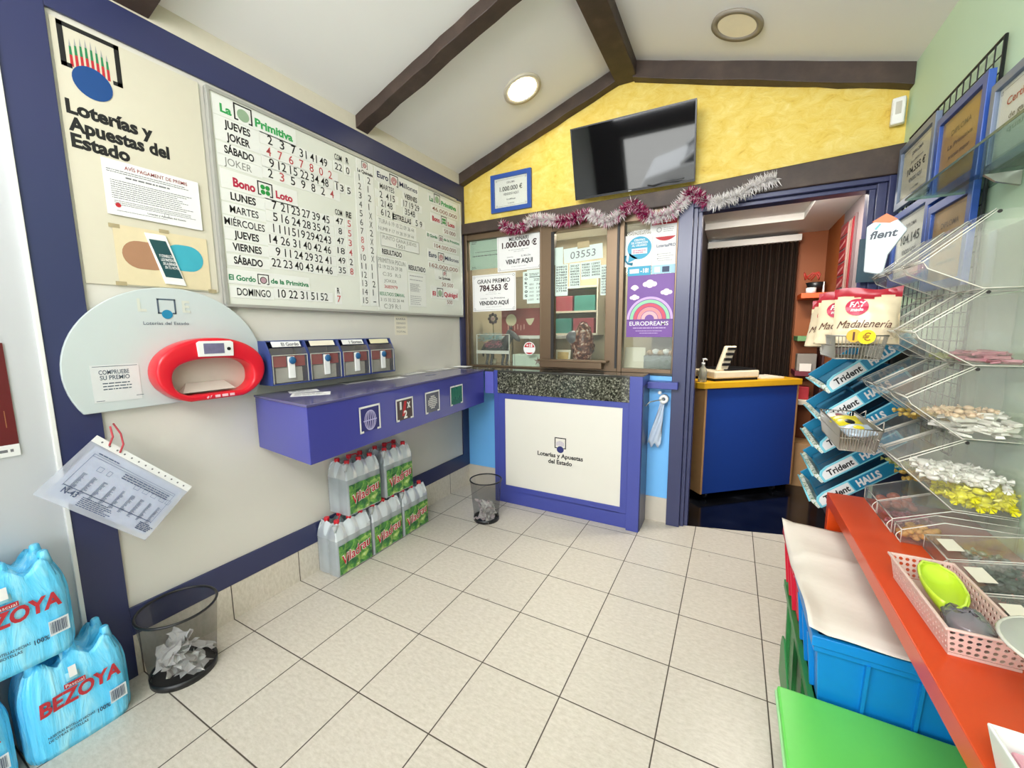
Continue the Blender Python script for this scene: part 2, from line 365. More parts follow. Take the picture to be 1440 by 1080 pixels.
struct('ground_street', MB().box(-14, -14, -.15, 14, FY-.1, -.02), mat('pale_bounce_paving', 'c9c6c0', 0.8, vary=.08, scale=3))  # ground colour paled so it bounces more daylight onto the ceiling
# parked car outside, seen only as a reflection in the television
t = thing('parked_car', 'white car parked outside, mirrored in the black television screen', 'car', (.2, -4.35, -.02))
M_CARW = mat('car_white', 'e6e6e4', .25, vary=0, coat=.5); M_CARG = mat('car_glass', '20262a', .08, vary=0)
lo_ = [(-2.05, .28), (-2.08, .55), (-1.95, .74), (-1.15, .90), (1.9, .93), (2.0, .6), (1.95, .28)]
MB().prism(lo_, -.82, .82, fn=lambda x, y, z: (x, z, y)).build('body', M_CARW, t, .05, seg=3)
MB().hexa([(-1.2, -.78, .88), (1.75, -.78, .88), (1.75, .78, .88), (-1.2, .78, .88), (-.45, -.60, 1.40), (1.2, -.60, 1.40), (1.2, .60, 1.40), (-.45, .60, 1.40)]).build('cabin', M_CARG, t, .04)
MB().hexa([(-.52, -.62, 1.38), (1.28, -.62, 1.38), (1.28, .62, 1.38), (-.52, .62, 1.38), (-.30, -.52, 1.45), (1.1, -.52, 1.45), (1.1, .52, 1.45), (-.30, .52, 1.45)]).build('roof', M_CARW, t, .03)
pb = MB()
for sy in (-1, 1):
    pb.tube([(-1.22, sy*.775, .90), (-.48, sy*.62, 1.39)], .035, 8).tube([(.35, sy*.79, .90), (.40, sy*.61, 1.39)], .03, 8).tube([(1.75, sy*.775, .92), (1.22, sy*.62, 1.39)], .05, 8)
pb.build('pillars', M_CARW, t)
for sy in (-1, 1): MB().ball((-.88, sy*.90, .98), (.07, .10, .06), 12, 8).build('wing_mirror', M_CARW, t)
for x in (-1.35, 1.25):
    for y in (-.80, .80): MB().cyl((x, y-.09, .31), (x, y+.09, .31), .31, n=28).build('wheel', M_BLKP, t)
# trims on the left wall
XF = LX+.014
struct('trim_1', MB().box(LX, .5, 0, XF, .63, 2.805), M_NAVY, .002)
struct('trim_2', MB().box(LX, .63, 2.672, XF, BY, 2.805), M_NAVY, .002)
struct('trim_3', MB().box(LX, .63, .192, XF, BY, .318), M_NAVY, .002)
struct('trim_4', MB().box(LX, 3.13, .318, XF, BY, 2.672), M_NAVY, .002)
struct('trim_5', MB().box(LX, .486, 0, LX+.02, .5, 2.805), M_WHITE, .002)
struct('trim_6', MB().box(LX, FY, 2.805, LX+.012, BY, 2.905), M_CREAM)
struct('baseboard_left', MB().box(LX, .63, 0, LX+.01, BY, .19), M_FLOOR)
struct('baseboard_back', MB().box(LX, BY-.01, 0, -.37, BY, .195), M_SKIRT)
# beams
def slope_z(x): return EL+(APZ-EL)*(x-LX)/(APX-LX) if x < APX else APZ+(ER-APZ)*(x-APX)/(RX-APX)
def rafter(name, xa, xb, y0, y1, dp):
    n = 14; vs = []; r = random.Random(int(y0*100)+int(xa*10))
    for i in range(n+1):
        x = xa+(xb-xa)*i/n; z = slope_z(x); j = [r.uniform(-.004, .004) for _ in range(4)]
        vs += [(x, y0+j[0], z-dp+j[1]), (x, y1+j[2], z-dp+j[3]), (x, y1+j[2], z+.01), (x, y0+j[0], z+.01)]
    fs = [(0, 3, 2, 1), tuple(4*n+k for k in range(4))]
    for i in range(n):
        for k in range(4): a = 4*i+k; b = 4*i+(k+1) % 4; fs.append((a, b, b+4, a+4))
    struct(name, MB().add(vs, fs), M_BEAM, .004)
rafter('beam_rafter_1', LX+.012, APX-.05, .82, .945, .085)
rafter('beam_rafter_2', LX+.012, APX-.05, 2.015, 2.115, .075)
rafter('beam_rafter_3', LX+.012, APX-.05, 3.155, BY, .092)
rafter('beam_rafter_4', APX+.05, RX, 3.155, BY, .112)
struct('beam_ridge', MB().box(APX-.078, FY, APZ-.115, APX+.075, BY, APZ+.02), M_BEAM, .006)
struct('beam_lintel', MB().prism([(LX, 2.372), (RX, 2.362), (RX, 2.522), (-.3, 2.478), (LX, 2.463)], 3.165, BY, fn=lambda x, y, z: (x, z, y)), M_BEAM, .006)

# door opening: jambs and header
struct('door_1_jamb_left', MB().box(-.385, 3.185, 0, -.29, 3.33, 2.37).box(-.29, 3.215, 0, -.262, 3.33, 2.36).box(-.262, 3.24, 0, -.235, 3.33, 2.34), M_NAVY, .003)
struct('door_1_jamb_right', MB().box(.735, 3.185, 0, .788, 3.33, 2.37).box(.69, 3.215, 0, .735, 3.33, 2.36).box(.66, 3.24, 0, .69, 3.33, 2.34), M_NAVY, .003)
struct('door_1_header', MB().box(-.29, 3.19, 2.335, .74, 3.33, 2.372).box(-.29, 3.23, 2.31, .74, 3.33, 2.335), M_NAVY, .003)

# office behind the windows
M_OFF = mat('office_wall', 'b3a78c', 0.7, vary=0.04, scale=3)
struct('office_wall_back', MB().box(LX, 4.5, 0, -.31, 4.6, 2.55), M_OFF)
struct('office_wall_left', MB().box(LX-.1, 3.33, 0, LX, 4.6, 2.55), M_OFF)
struct('office_ceiling', MB().box(LX, 3.33, 2.52, -.31, 4.6, 2.6), M_CEIL)
struct('office_floor', MB().box(LX, 3.33, -.05, -.31, 4.6, 0), M_OFF)
struct('partition_wall', MB().box(-.33, 3.33, 0, -.29, 4.98, 2.55), mat('dark_brown_wall', '2a201b', .7))
# back room beyond the door
M_BLKFLOOR = ramp_mat('black_marble_floor', [(0.4, '08090c'), (0.6, '12141a'), (0.75, '2a2d36')], 5, 8, 0.12, 0.0)
struct('back_room_floor', MB().prism([(-.29, 3.245), (.66, 3.49), (1.2, 3.5), (1.2, 5.0), (-.29, 5.0)], -.1, -.002), M_BLKFLOOR)
hatch = MB().box(-.29, 3.33, 2.42, 1.2, 3.72, 2.5).box(.47, 3.72, 2.42, 1.2, 5.0, 2.5).box(-.29, 4.35, 2.42, .47, 5.0, 2.5).box(-.29, 3.72, 2.475, .47, 4.35, 2.5)
struct('back_room_ceiling', hatch, M_CEIL)
struct('back_room_wall_back', MB().box(-.29, 5.0, 0, 1.2, 5.1, 2.5), mat('dark_brown_wall', '2a201b', .7))
M_ORWALL = mat('burnt_orange_wall', '8a4714', .6, vary=.06, scale=4)
struct('back_room_wall_right', MB().box(.735, 3.33, 0, .8, 4.3, 2.42), mat('grey_mauve_wall', '6b6163', .5))
struct('back_room_wall_alcove', MB().box(.735, 4.3, 0, .8, 5.0, 2.42).box(.50, 4.94, 0, .735, 5.0, 2.42), M_ORWALL)

# ------------------------------------------------------------------ windows of the counter
def window(n, x0, x1, fl, fr, z0, z1, top=.045, bot=.03):
    fr_mb = MB()
    fr_mb.box(x0, 3.205, z0, x0+fl, 3.29, z1).box(x1-fr, 3.205, z0, x1, 3.29, z1).box(x0+fl, 3.21, z1-top, x1-fr, 3.29, z1).box(x0+fl, 3.21, z0, x1-fr, 3.29, z0+bot)
    f = fr_mb.build('window_%d' % n, M_BRONZE, None, .003); f['kind'] = 'structure'
    g = MB().box(x0+fl, 3.245, z0+bot, x1-fr, 3.251, z1-top).build('window_pane', M_GLASS, f)
    return f
window(1, -2.236, -1.455, .03, .012, 1.172, 2.372, .05, .012)
window(2, -1.455, -.80, .105, .10, 1.172, 2.372, .07, .03)
window(3, -.80, -.385, .035, .012, 1.172, 2.372, .07, .03)
struct('window_2_dark_gap', MB().box(-1.362, 3.20, 1.2, -1.335, 3.206, 2.30).box(-.818, 3.2, 1.2, -.80, 3.206, 2.3), M_DARK)
tray = MB().box(-1.43, 3.125, 1.195, -.90, 3.205, 1.25).box(-1.45, 3.12, 1.245, -.86, 3.21, 1.262)
o = tag(tray.build('pay_tray', M_BRONZE, None, .004), 'bronze metal pass-through tray at the foot of the middle counter window', 'tray')

# ------------------------------------------------------------------ the counter
t = thing('service_counter', 'royal blue counter with cream front panel, logo and speckled granite top', 'counter', (-1.19, 2.97, 0))
P = Matrix.Translation((1.19, -2.97, 0))
def rel(mb, ox, oy, oz=0): mb.v = [(a-ox, b-oy, c-oz) for a, b, c in mb.v]; return mb
def cpart(name, mb, m, bevel=0.0): return rel(mb, -1.19, 2.97).build(name, m, t, bevel)
cpart('front_frame', MB().box(-1.75, 2.972, .93, -.64, 3.0, .975).box(-1.75, 2.972, .12, -1.685, 3.0, .93).box(-.69, 2.972, .12, -.64, 3.0, .93).box(-1.685, 2.972, .12, -.69, 3.0, .165), M_COUNTER, .002)
fp = cpart('front_panel', MB().box(-1.685, 2.978, .165, -.69, 2.995, .93), M_PANEL)
lk = MB(); lb = MB(); lr = MB()
def onf(mb): mb.v = [(a, 2.9775-2.97-c, b) for a, b, c in mb.v]; return mb
lk.text('Loterías y Apuestas', -1.38+1.19, .478, .392, .034, 0, bold=.03).text('del Estado', -1.284+1.19, .424, .205, .034, 0, bold=.03)
bracket(lk, -1.228+1.19, .556, .098, .09, .008, 0.0004)
disc(lb, -1.179+1.19, .548, .03, .028, .001)
for k in range(7): rect(lr, -1.212+1.19+k*.0095, .578, .005, .03+.012*math.sin(k*PI/6), .0007)
onf(lk).build('lettering', M_BLACK, fp); onf(lb).build('logo_ball', mat('deep_navy', '232a66', .5), fp); onf(lr).build('logo_rays', mat('lilac_grey', 'a89cb4', .6), fp)
cpart('kick_board', MB().box(-1.75, 2.982, 0, -.64, 3.02, .12), M_COUNTER, .002)
cpart('granite_front', MB().box(-1.75, 2.962, .975, -.64, 3.0, 1.155), M_GRANITE, .002)
cpart('worktop', MB().box(-1.75, 2.962, 1.155, -.55, 3.204, 1.172).box(-2.235, 2.985, 1.155, -1.75, 3.204, 1.172), mat('dark_polished_granite', '3b3b36', .08, vary=.3, scale=120), .003)
cpart('end_post', MB().box(-.64, 2.955, 0, -.548, 3.225, 1.168), M_COUNTER, .003)
cpart('end_post', MB().box(-1.79, 2.97, 0, -1.75, 3.225, 1.168), M_COUNTER, .003)
cpart('apron', MB().box(-1.875, 2.962, .968, -1.79, 2.99, 1.155), mat('lit_blue_paint', '5d5fb0', .35))  # blue apron, paler because the light on this face is put into its colour
cpart('side_lining', MB().box(-.548, 2.975, 0, -.544, 3.2, 1.1), M_NAVY)
# small ledge right of the counter
tag(MB().box(-.547, 3.115, 1.068, -.335, 3.184, 1.118).box(-.547, 3.184, 1.068, -.386, 3.23, 1.118).build('side_ledge', M_COUNTER, None, .004), 'small blue ledge between the counter end and the door jamb', 'ledge')
h = thing('paper_roll_holder', 'paper roll on a thin bracket with torn white strip hanging, right of the counter', 'roll', (-.45, 3.17, .99))
MB().tube([(-.096, -.10, -.05), (-.07, -.08, -.02), (.02, -.03, .0), (.02, .03, .01)], .004, 6).build('bracket', M_STEEL, h)
rl = MB(); n = 24
rl.ring([(.032*math.cos(2*PI*i/n), .032*math.sin(2*PI*i/n)) for i in range(n)], [(.013*math.cos(2*PI*i/n), .013*math.sin(2*PI*i/n)) for i in range(n)], -.03, .03, fn=lambda x, y, z: (x+.02, z-.01, y))
rl.build('paper_roll', M_WHITE, h); MB().ball((-.01, -.02, .045), .014).build('knob', M_WHITE, h)
rs = random.Random(3)
MB().grid(lambda u, v: (.01+(u-.5)*(.03+.07*v)-.05*v, -.02+.012*math.sin(u*9+v*7), -.03-.33*v+.02*math.sin(u*14)*v), 10, 14).build('hanging_strip', mat('crumpled_tissue', 'b9c6d6', .5), h, solid=.001)
# ------------------------------------------------------------------ left wall: poster, notices, board
t = thing('lottery_poster', 'tall cream wall poster with bracket logo and large black lettering by the blue post', 'poster', LEFT(.64, 1.70))
sheet = card('sheet', .47, .95, mat('poster_cream', 'ccc6b2', .5, vary=.02), t, 0, 0, .002, .004)
Z = .0065
mb = MB().text('Loterías y', .012, .629, .262, .047, Z, bold=.045).text('Apuestas del', .012, .568, .315, .047, Z, bold=.045).text('Estado', .014, .509, .172, .047, Z, bold=.045)
bracket(mb, .016, .792, .175, .156, .016, Z, .17); mb.build('lettering', M_BLACK, t)
disc(MB(), .098, .764, .058, .058, Z+.001).build('logo_ball', M_BLUE, t)
for k in range(8):
    x = .046+k*.0148; ln = .085+.028*math.sin((k+.5)/8*PI); a = MB()
    a.add([(x-.0045, .800, Z), (x+.0045, .800, Z), (x+.004, .800+ln*.45, Z), (x-.004, .800+ln*.45, Z)], [(0, 1, 2, 3)], 0)
    a.add([(x-.004, .800+ln*.45, Z), (x+.004, .800+ln*.45, Z), (x+.003, .800+ln*.78, Z), (x-.003, .800+ln*.78, Z)], [(0, 1, 2, 3)], 1)
    a.add([(x-.003, .800+ln*.78, Z), (x+.003, .800+ln*.78, Z), (x, .800+ln*1.05, Z)], [(0, 1, 2)], 2)
    a.build('logo_ray', [M_RED, M_DGINK, M_INKL], t)

t = thing('payment_notice', 'white sheet headed AVÍS PAGAMENT DE PREMIS taped under the cream poster', 'notice', LEFT(.73, 1.982, LX+.012))
card('sheet', .335, .215, M_PAPER, t)
MB().text('AVÍS PAGAMENT DE PREMIS', .07, .187, .22, .014, .0018, bold=.02).build('heading', mat('dull_red_ink', '8c3a3a', .7), t)
mb = MB(); scribble(mb, .012, .175, .31, 2, .008, .003, .0018, 0, 2, .15); scribble(mb, .07, .152, .16, 1, .008, .006, .0018, 0, 3); scribble(mb, .02, .135, .30, 9, .0085, .0028, .0018, 0, 4, .25); scribble(mb, .025, .056, .29, 3, .007, .0022, .0018, 0, 6, .1)
mb.text('Loterías y Apuestas del Estado', .13, .026, .14, .007, .0018, bold=.02); bracket(mb, .19, .028, .016, .015, .0015, .0019); scribble(mb, .03, .018, .18, 1, .01, .002, .0018, 0, 8)
mb.build('lettering', M_INK, t)
disc(MB(), .036, .040, .009, .009, .002).build('red_seal', M_RED, t)

t = thing('phone_advert', 'yellowed taped advert showing a smartphone between brown and teal ovals', 'notice', LEFT(.74, 1.705, LX+.008))
card('sheet', .338, .24, mat('yellowed_paper', 'd6c8a4', .5, vary=.05), t)
def pill(x, y, w, h, z):
    r = h/2; pts = [(x+r+r*math.cos(a), y+r+r*math.sin(a)) for a in [PI/2+PI*i/12 for i in range(13)]]+[(x+w-r+r*math.cos(a), y+r+r*math.sin(a)) for a in [-PI/2+PI*i/12 for i in range(13)]]
    return MB().add([(a, b, z) for a, b in pts], [tuple(range(len(pts)))])
pill(.02, .07, .16, .115, .0022).build('brown_oval', mat('tan_print', 'a47a5c', .6), t); pill(.165, .08, .15, .115, .0022).build('teal_oval', mat('teal_print', '3aa3b5', .6), t)
ph = MB().hexa([(.155, .015, .003), (.235, .012, .003), (.175, .225, .003), (.10, .225, .003), (.155, .015, .008), (.235, .012, .008), (.175, .225, .008), (.10, .225, .008)])
po = ph.build('phone', M_WHITE, t, .002)
MB().quad((.158, .045, .0085), (.222, .043, .0085), (.172, .20, .0085), (.112, .20, .0085)).build('screen', mat('dark_teal_screen', '1f4a4e', .4), po)
mb = MB()
for k, s_ in enumerate(['Y CONSULTA', 'LOS PARTIDOS', 'DE LA JORNADA', 'EN TU MÓVIL']): mb.text(s_, .142+k*.006, .13-k*.016, .05, .011, .009, bold=.03)
mb.build('lettering', M_PAPER, po)
for x, y in ((-.012, .225), (.155, .235), (-.012, -.005), (.325, -.01)): MB().box(x, y, .0013, x+.035, y+.016, .0018).build('tape', clear('sticky_tape', 'efe6cc', .45, .2, 'd8cba6', .4), t)

t = thing('results_board', 'large white lottery results board covered with rows of black and red numbers', 'board', LEFT(1.14, 1.643, -2.222))
BW, BH = 2.0, .992
M_BOARD = mat('board_white', 'd9dbd0', .25, vary=.02, scale=2)
M_STRIP = mat('strip_white', 'dfe0da', .35, vary=.02)
card('panel', BW, BH, M_BOARD, t, 0, 0, -.014, .014)
MB().box(-.012, -.012, -.018, BW+.012, .003, .006).box(-.012, BH-.003, -.018, BW+.012, BH+.012, .006).box(-.012, .003, -.018, .003, BH-.003, .006).box(BW-.003, .003, -.018, BW+.012, BH-.003, .006).build('frame', mat('pale_aluminium', 'b3b3ac', .35, .4), t, .002)
INK = {'k': M_BLACK, 'g': M_GINK, 'G': M_DGINK, 'r': mat('red_digits', 'b5474a', .6), 'R': M_CRIM, 'h': mat('pencil_grey', '84867e', .7), 'm': M_BLACK, 'n': M_NINK, 'b': M_BRINK, 'q': M_BLACK}
WT = {'k': .03, 'g': .04, 'G': .03, 'R': .04, 'n': .03, 'h': 0.0, 'r': 0.0, 'b': 0.0}
def strip(x, y, w, h, items, name='number_strip', back=True):
    """a white card on the board with its lettering"""
    s = MB().box(x, y, .0004, x+w, y+h, .0016).build(name, M_STRIP, t) if back else t
    by = {}
    for tx, c, ax, ay, aw, ah in items: by.setdefault(c, MB()).text(tx, ax, ay, aw, ah, .0022, bold=.006 if tx[0].isdigit() else WT.get(c, 0))
    for c, m_ in by.items(): m_.build('lettering', INK[c], s)
    return s
# day names on cards, number rows on cards
for tx, c, x, y, w in [('JUEVES', 'k', .056, .846, .122), ('JOKER', 'k', .062, .791, .110), ('SÁBADO', 'k', .046, .728, .141), ('JOKER', 'h', .040, .672, .13),
                       ('LUNES', 'k', .055, .513, .122), ('MARTES', 'k', .046, .450, .139), ('MIÉRCOLES', 'k', .016, .388, .196), ('JUEVES', 'k', .055, .331, .122), ('VIERNES', 'k', .043, .270, .143), ('SÁBADO', 'k', .043, .204, .143)]:
    strip(.012, y-.011, .212, .055, [(tx, c, x, y, w, .034)], 'day_card')
def row(y, cells, c, x0, x1, cs=None, w2=.058, back=True):
    n = len(cells); pit = (x1-x0-.02)/n; it = []
    for k, v in enumerate(cells):
        cc = cs[k] if cs else c; ww = .026*len(v)-(.008 if v[0] == '1' else 0)-(.008 if v[-1] == '1' and len(v) > 1 else 0)
        if v == '1': ww = .006
        cx = x0+(k+.5)*pit+(.008 if len(v) == 1 and not cs else 0)
        it.append((v, cc, cx-ww/2, y, ww, .044))
    sx0 = max(x0-.012, .2245); strip(sx0, y-.008, x1+.008-sx0, .057, it)
row(.848, ['2', '3', '7', '31', '41', '49'], 'k', .238, .655); row(.788, list('4767802'), 'r', .236, .695, list('rrrrrrr')); row(.733, ['9', '12', '15', '22', '34', '48'], 'k', .238, .655); row(.678, list('2359824'), 'r', .236, .70, list('krkkkkr'))
row(.518, ['7', '21', '23', '27', '39', '45'], 'k', .235, .645); row(.458, ['5', '16', '24', '28', '35', '42'], 'k', .235, .642); row(.398, ['1', '11', '15', '19', '29', '42', '43'], 'k', .225, .643); row(.338, ['14', '26', '31', '40', '42', '46'], 'k', .222, .643); row(.276, ['9', '11', '24', '29', '32', '41'], 'k', .235, .643); row(.215, ['22', '23', '40', '43', '44', '46'], 'k', .228, .645)
row(.051, ['10', '22', '31', '51', '52'], 'k', .245, .60)
strip(.012, .035, .22, .058, [('DOMINGO', 'k', .044, .048, .172, .036)], 'day_card')
for y, a, b, bc in [(.531, '47', '5', 'r'), (.471, '8', '5', 'r'), (.411, '47', '3', 'r'), (.351, '18', '4', 'r'), (.291, '49', '2', 'k'), (.231, '35', '8', 'r')]:
    strip(.655, y-.009, .075, .057, [(a, 'k', .664 if len(a) > 1 else .68, y, .055 if len(a) > 1 else .026, .038)], 'number_strip'); strip(.735, y-.009, .055, .057, [(b, bc, .752, y, .026, .040)], 'number_strip')
strip(.675, .848, .065, .06, [('22', 'k', .682, .857, .054, .04)]); strip(.755, .848, .045, .06, [('0', 'k', .765, .857, .026, .04)])
strip(.675, .726, .07, .06, [('13', 'k', .684, .736, .054, .04)]); strip(.755, .726, .045, .06, [('5', 'k', .765, .736, .026, .04)])
strip(0, 0, 0, 0, [('COM', 'k', .683, .916, .053, .033), ('R', 'k', .768, .92, .02, .033), ('COM', 'k', .663, .586, .052, .032), ('RE', 'k', .745, .588, .041, .034)], back=False)
strip(.63, .035, .045, .10, [('R', 'k', .642, .103, .019, .033), ('7', 'r', .64, .048, .027, .04)])
def hdr(x, y, w, h, items, name='header_card'): return strip(x, y, w, h, items, name)
def icon(parent, kind, x, y, w):
    mb = MB(); bracket(mb, x, y, w, w*.88, w*.075, .0024); mb.build('bracket', M_BLACK, parent); b = MB(); cx, cy = x+w/2, y+w*.36
    if kind == 'ball': disc(b, cx, cy, w*.33, w*.33, .0026); b.build('ball', mat('sage_ball', '8fa98a', .4), parent)
    elif kind == 'clover':
        for i in (-1, 1):
            for j in (-1, 1): disc(b, cx+i*w*.16, cy+.02*w+j*w*.16, w*.15, w*.15, .0026)
        b.build('clover', mat('clover_green', '1f8a3c', .5), parent)
    elif kind == 'gordo': disc(b, cx, cy, w*.3, w*.3, .0026); disc(b, cx, cy, w*.24, w*.24, .0030, 1); b.build('ball', [M_BLACK, mat('mauve_ball', 'b08f98', .5)], parent)
    else:
        pts = []
        for i in range(40): a = i*.42; r = w*(.34-.007*i); pts.append((cx+r*math.cos(a), cy+r*math.sin(a)))
        for i in range(39):
            (x0, y0), (x1, y1) = pts[i], pts[i+1]; l = math.hypot(x1-x0, y1-y0); nx, ny = -(y1-y0)/l*w*.035, (x1-x0)/l*w*.035
            b.quad((x0-nx, y0-ny, .0026), (x1-nx, y1-ny, .0026), (x1+nx, y1+ny, .0026), (x0+nx, y0+ny, .0026))
        b.build('swirl', mat('swirl_rose', 'b5646a', .5), parent)
p = hdr(.012, .892, .42, .088, [('La', 'g', .043, .912, .052, .036), ('Primitiva', 'g', .207, .912, .205, .038)]); icon(p, 'ball', .106, .903, .088)
p = hdr(.02, .562, .395, .088, [('Bono', 'R', .072, .580, .108, .04), ('Loto', 'R', .288, .583, .096, .036)]); icon(p, 'clover', .192, .574, .08)
p = hdr(.004, .104, .45, .072, [('El Gordo', 'G', .012, .122, .13, .026), ('de la Primitiva', 'G', .222, .124, .224, .024)]); icon(p, 'gordo', .152, .113, .06)
p = hdr(1.005, .892, .44, .09, [('Euro', 'n', 1.025, .918, .105, .038), ('Millones', 'n', 1.241, .918, .192, .034)]); icon(p, 'swirl', 1.142, .902, .085)
p = hdr(.85, .892, .14, .09, [('La Quiniela', 'k', .856, .901, .13, .02)]); icon(p, 'swirl', .893, .934, .05)
strip(1.035, .84, .16, .05, [('MARTES', 'k', 1.046, .85, .138, .034)], 'day_card'); strip(1.275, .84, .16, .05, [('VIERNES', 'k', 1.286, .848, .141, .034)], 'day_card')
row(.788, ['2', '4', '15'], 'k', 1.015, 1.215); row(.731, ['21', '48'], 'k', 1.04, 1.185); row(.787, ['17', '19', '29'], 'k', 1.265, 1.475); row(.732, ['35', '48'], 'k', 1.285, 1.42); row(.671, ['6', '12'], 'k', 1.02, 1.16); row(.673, ['5', '9'], 'k', 1.38, 1.50)
strip(1.155, .663, .20, .05, [('ESTRELLAS', 'k', 1.164, .672, .186, .036)], 'day_card')
strip(1.005, .60, .40, .056, [('TURA 6 19 10 22 09 36 44', 'h', 1.02, .616, .36, .03)]); strip(1.005, .555, .40, .044, [('NUMR P 17 19 28 39 39 44', 'h', 1.015, .568, .36, .024)])
s_ = strip(1.028, .462, .402, .088, [('PUNTO GANA JUEVES', 'h', 1.05, .512, .35, .026), ('1501', 'h', 1.18, .474, .09, .026)], 'note_card')
mb = MB(); bracket(mb, 1.028, .462, .402, .088, .003, .003, .5); mb.build('outline', INK['h'], s_)
strip(1.03, .40, .21, .048, [('RESULTADO', 'k', 1.038, .409, .195, .033)], 'day_card'); strip(1.295, .322, .21, .048, [('RESULTADO', 'k', 1.303, .331, .196, .034)], 'day_card')
strip(.985, .015, .30, .372, [('PRIMITIVA PSCUN', 'h', .998, .346, .27, .033), ('12 19 22 26 29 38', 'h', .998, .306, .233, .026), ('C:35  R:3', 'h', 1.035, .257, .18, .025), ('JOKER', 'h', 1.045, .213, .125, .021), ('3680979', 'r', 1.045, .170, .13, .023), ('RESULTADO SEMANAL', 'G', .998, .117, .25, .024), ('3 15 32 22 26 44', 'h', 1.004, .077, .234, .022), ('C:39 R:1', 'h', 1.034, .026, .164, .033)], 'note_card')
s_ = strip(1.298, .055, .20, .255, [], 'printed_slip'); mb = MB(); scribble(mb, 1.312, .285, .17, 2, .03, .006, .0022, 0, 11); scribble(mb, 1.312, .225, .12, 8, .008, .004, .0022, 0, 12); scribble(mb, 1.312, .13, .13, 5, .015, .005, .0022, 0, 13); mb.build('lettering', M_INKL, s_)
QR = ['2', '1', '2', '1', 'X', 'X', '2', 'X', '2', 'X', '1', '1', '2', '1', '-']
s_ = MB().box(.83, .036, .0004, .905, .892, .0016).build('quiniela_column', M_STRIP, t); s2 = MB().box(.91, .036, .0004, .99, .892, .0016).build('quiniela_column', M_STRIP, t)
a = MB(); b = MB(); e = MB()
for k in range(15):
    y = .847-k*.0568; n_ = str(k+1); w = .006 if n_ == '1' else .024*len(n_)-(.006 if len(n_) > 1 else 0); (b if k in (7, 8) else a).text(n_, .868-w/2, y, w, .04, .0022)
    e.text(QR[k], .935, y, .006 if QR[k] == '1' else .027, .042, .0022)
a.build('lettering', M_BLACK, s_); b.build('lettering', INK['r'], s_); e.build('lettering', M_BLACK, s2)
p = hdr(1.56, .895, .40, .07, [('La', 'G', 1.578, .907, .046, .037), ('Primitiva', 'g', 1.727, .909, .21, .034)]); icon(p, 'ball', 1.634, .908, .08)
p = hdr(1.585, .745, .345, .075, [('Bono', 'R', 1.605, .761, .099, .036), ('Loto', 'R', 1.813, .76, .097, .032)]); icon(p, 'clover', 1.72, .756, .077)
p = hdr(1.525, .602, .46, .058, [('El Gordo', 'G', 1.534, .623, .129, .023), ('de la Primitiva', 'G', 1.748, .626, .225, .021)]); icon(p, 'gordo', 1.685, .612, .053)
p = hdr(1.535, .438, .435, .09, [('Euro', 'n', 1.547, .466, .099, .037), ('Millones', 'n', 1.758, .467, .199, .033)]); icon(p, 'swirl', 1.665, .447, .08)
p = hdr(1.62, .29, .23, .09, [('La Quiniela', 'k', 1.669, .301, .159, .02)]); icon(p, 'swirl', 1.722, .332, .05)
p = hdr(1.56, .135, .385, .10, [('El', 'R', 1.579, .158, .041, .032), ('Quinigol', 'R', 1.731, .158, .197, .036)]); icon(p, 'ball', 1.637, .15, .082)
for y, tx, x, w in [(.842, '46.000.000', 1.609, .336), (.69, '50 000', 1.757, .163), (.549, '104.000.000', 1.621, .30), (.385, '162.000.000', 1.55, .39), (.242, '50 500', 1.706, .16), (.096, '500', 1.77, .08)]:
    strip(x-.012, y-.008, w+.024, .05, [(tx, 'b', x, y, w, .032)])

t = thing('handwritten_note', 'small handwritten paper note stuck under the right end of the results board', 'note', LEFT(2.30, 1.475))
card('sheet', .135, .145, M_PCREAM, t, t=.001)
mb = MB(); [mb.text(s, .015, .115-k*.032, .1, .014, .0016) for k, s in enumerate(['BARRA', 'CERRADO', 'DESDE HOY', 'TOTAL'])]; mb.build('lettering', M_INK, t)
mb = MB()

# ------------------------------------------------------------------ prize checker
t = thing('prize_checker', 'grey rounded wall plate carrying a red ring-shaped ticket reader with small screen', 'ticket checker', LEFT(.905, 1.187, LX+.016))
pts = []; n = 48
for i in range(n+1):
    a = math.radians(-28.5)+(math.radians(208.5+28.5-0))*i/n
    pts.append((.375*math.cos(a), .165+.35*math.sin(a)))
pts = [(x, max(0, y)) for x, y in pts]
MB().prism(pts, 0, .014).build('back_plate', mat('pale_grey_plate', 'bfc9c8', .3, vary=.02, scale=3), t, .003)
pl_ = MB().text('Loterías del Estado', -.112, .352, .166, .014, .0155); bracket(pl_, -.057, .400, .068, .066, .006, .0155); pl_.build('lettering', mat('slate_print', '4c5a6a', .5), t)
disc(MB(), -.024, .398, .02, .02, .016).build('logo_ball', mat('teal_logo', '1f7fa6', .4), t)
MB().text('L', -.125, .41, .03, .05, .0155, bold=.03).text('E', .035, .41, .03, .05, .0155, bold=.03).build('pale_letters', mat('ivory_print', 'c9ccc0', .5), t)
nt_ = card('instruction_label', .15, .15, mat('pale_label', 'cfd3d2', .4), t, -.296, .04, .0142, .001)
mb = MB().text('COMPRUEBE', -.273, .152, .094, .017, .0158, bold=.03).text('SU PREMIO', -.271, .13, .092, .017, .0158, bold=.03); scribble(mb, -.265, .113, .09, 3, .012, .004, .0158, 0, 5, .1); rect(mb, -.29, .183, .14, .002, .0158); rect(mb, -.29, .045, .025, .002, .0158); rect(mb, -.165, .055, .025, .002, .0158); mb.build('lettering', mat('slate_print', '4c5a6a', .5), nt_)
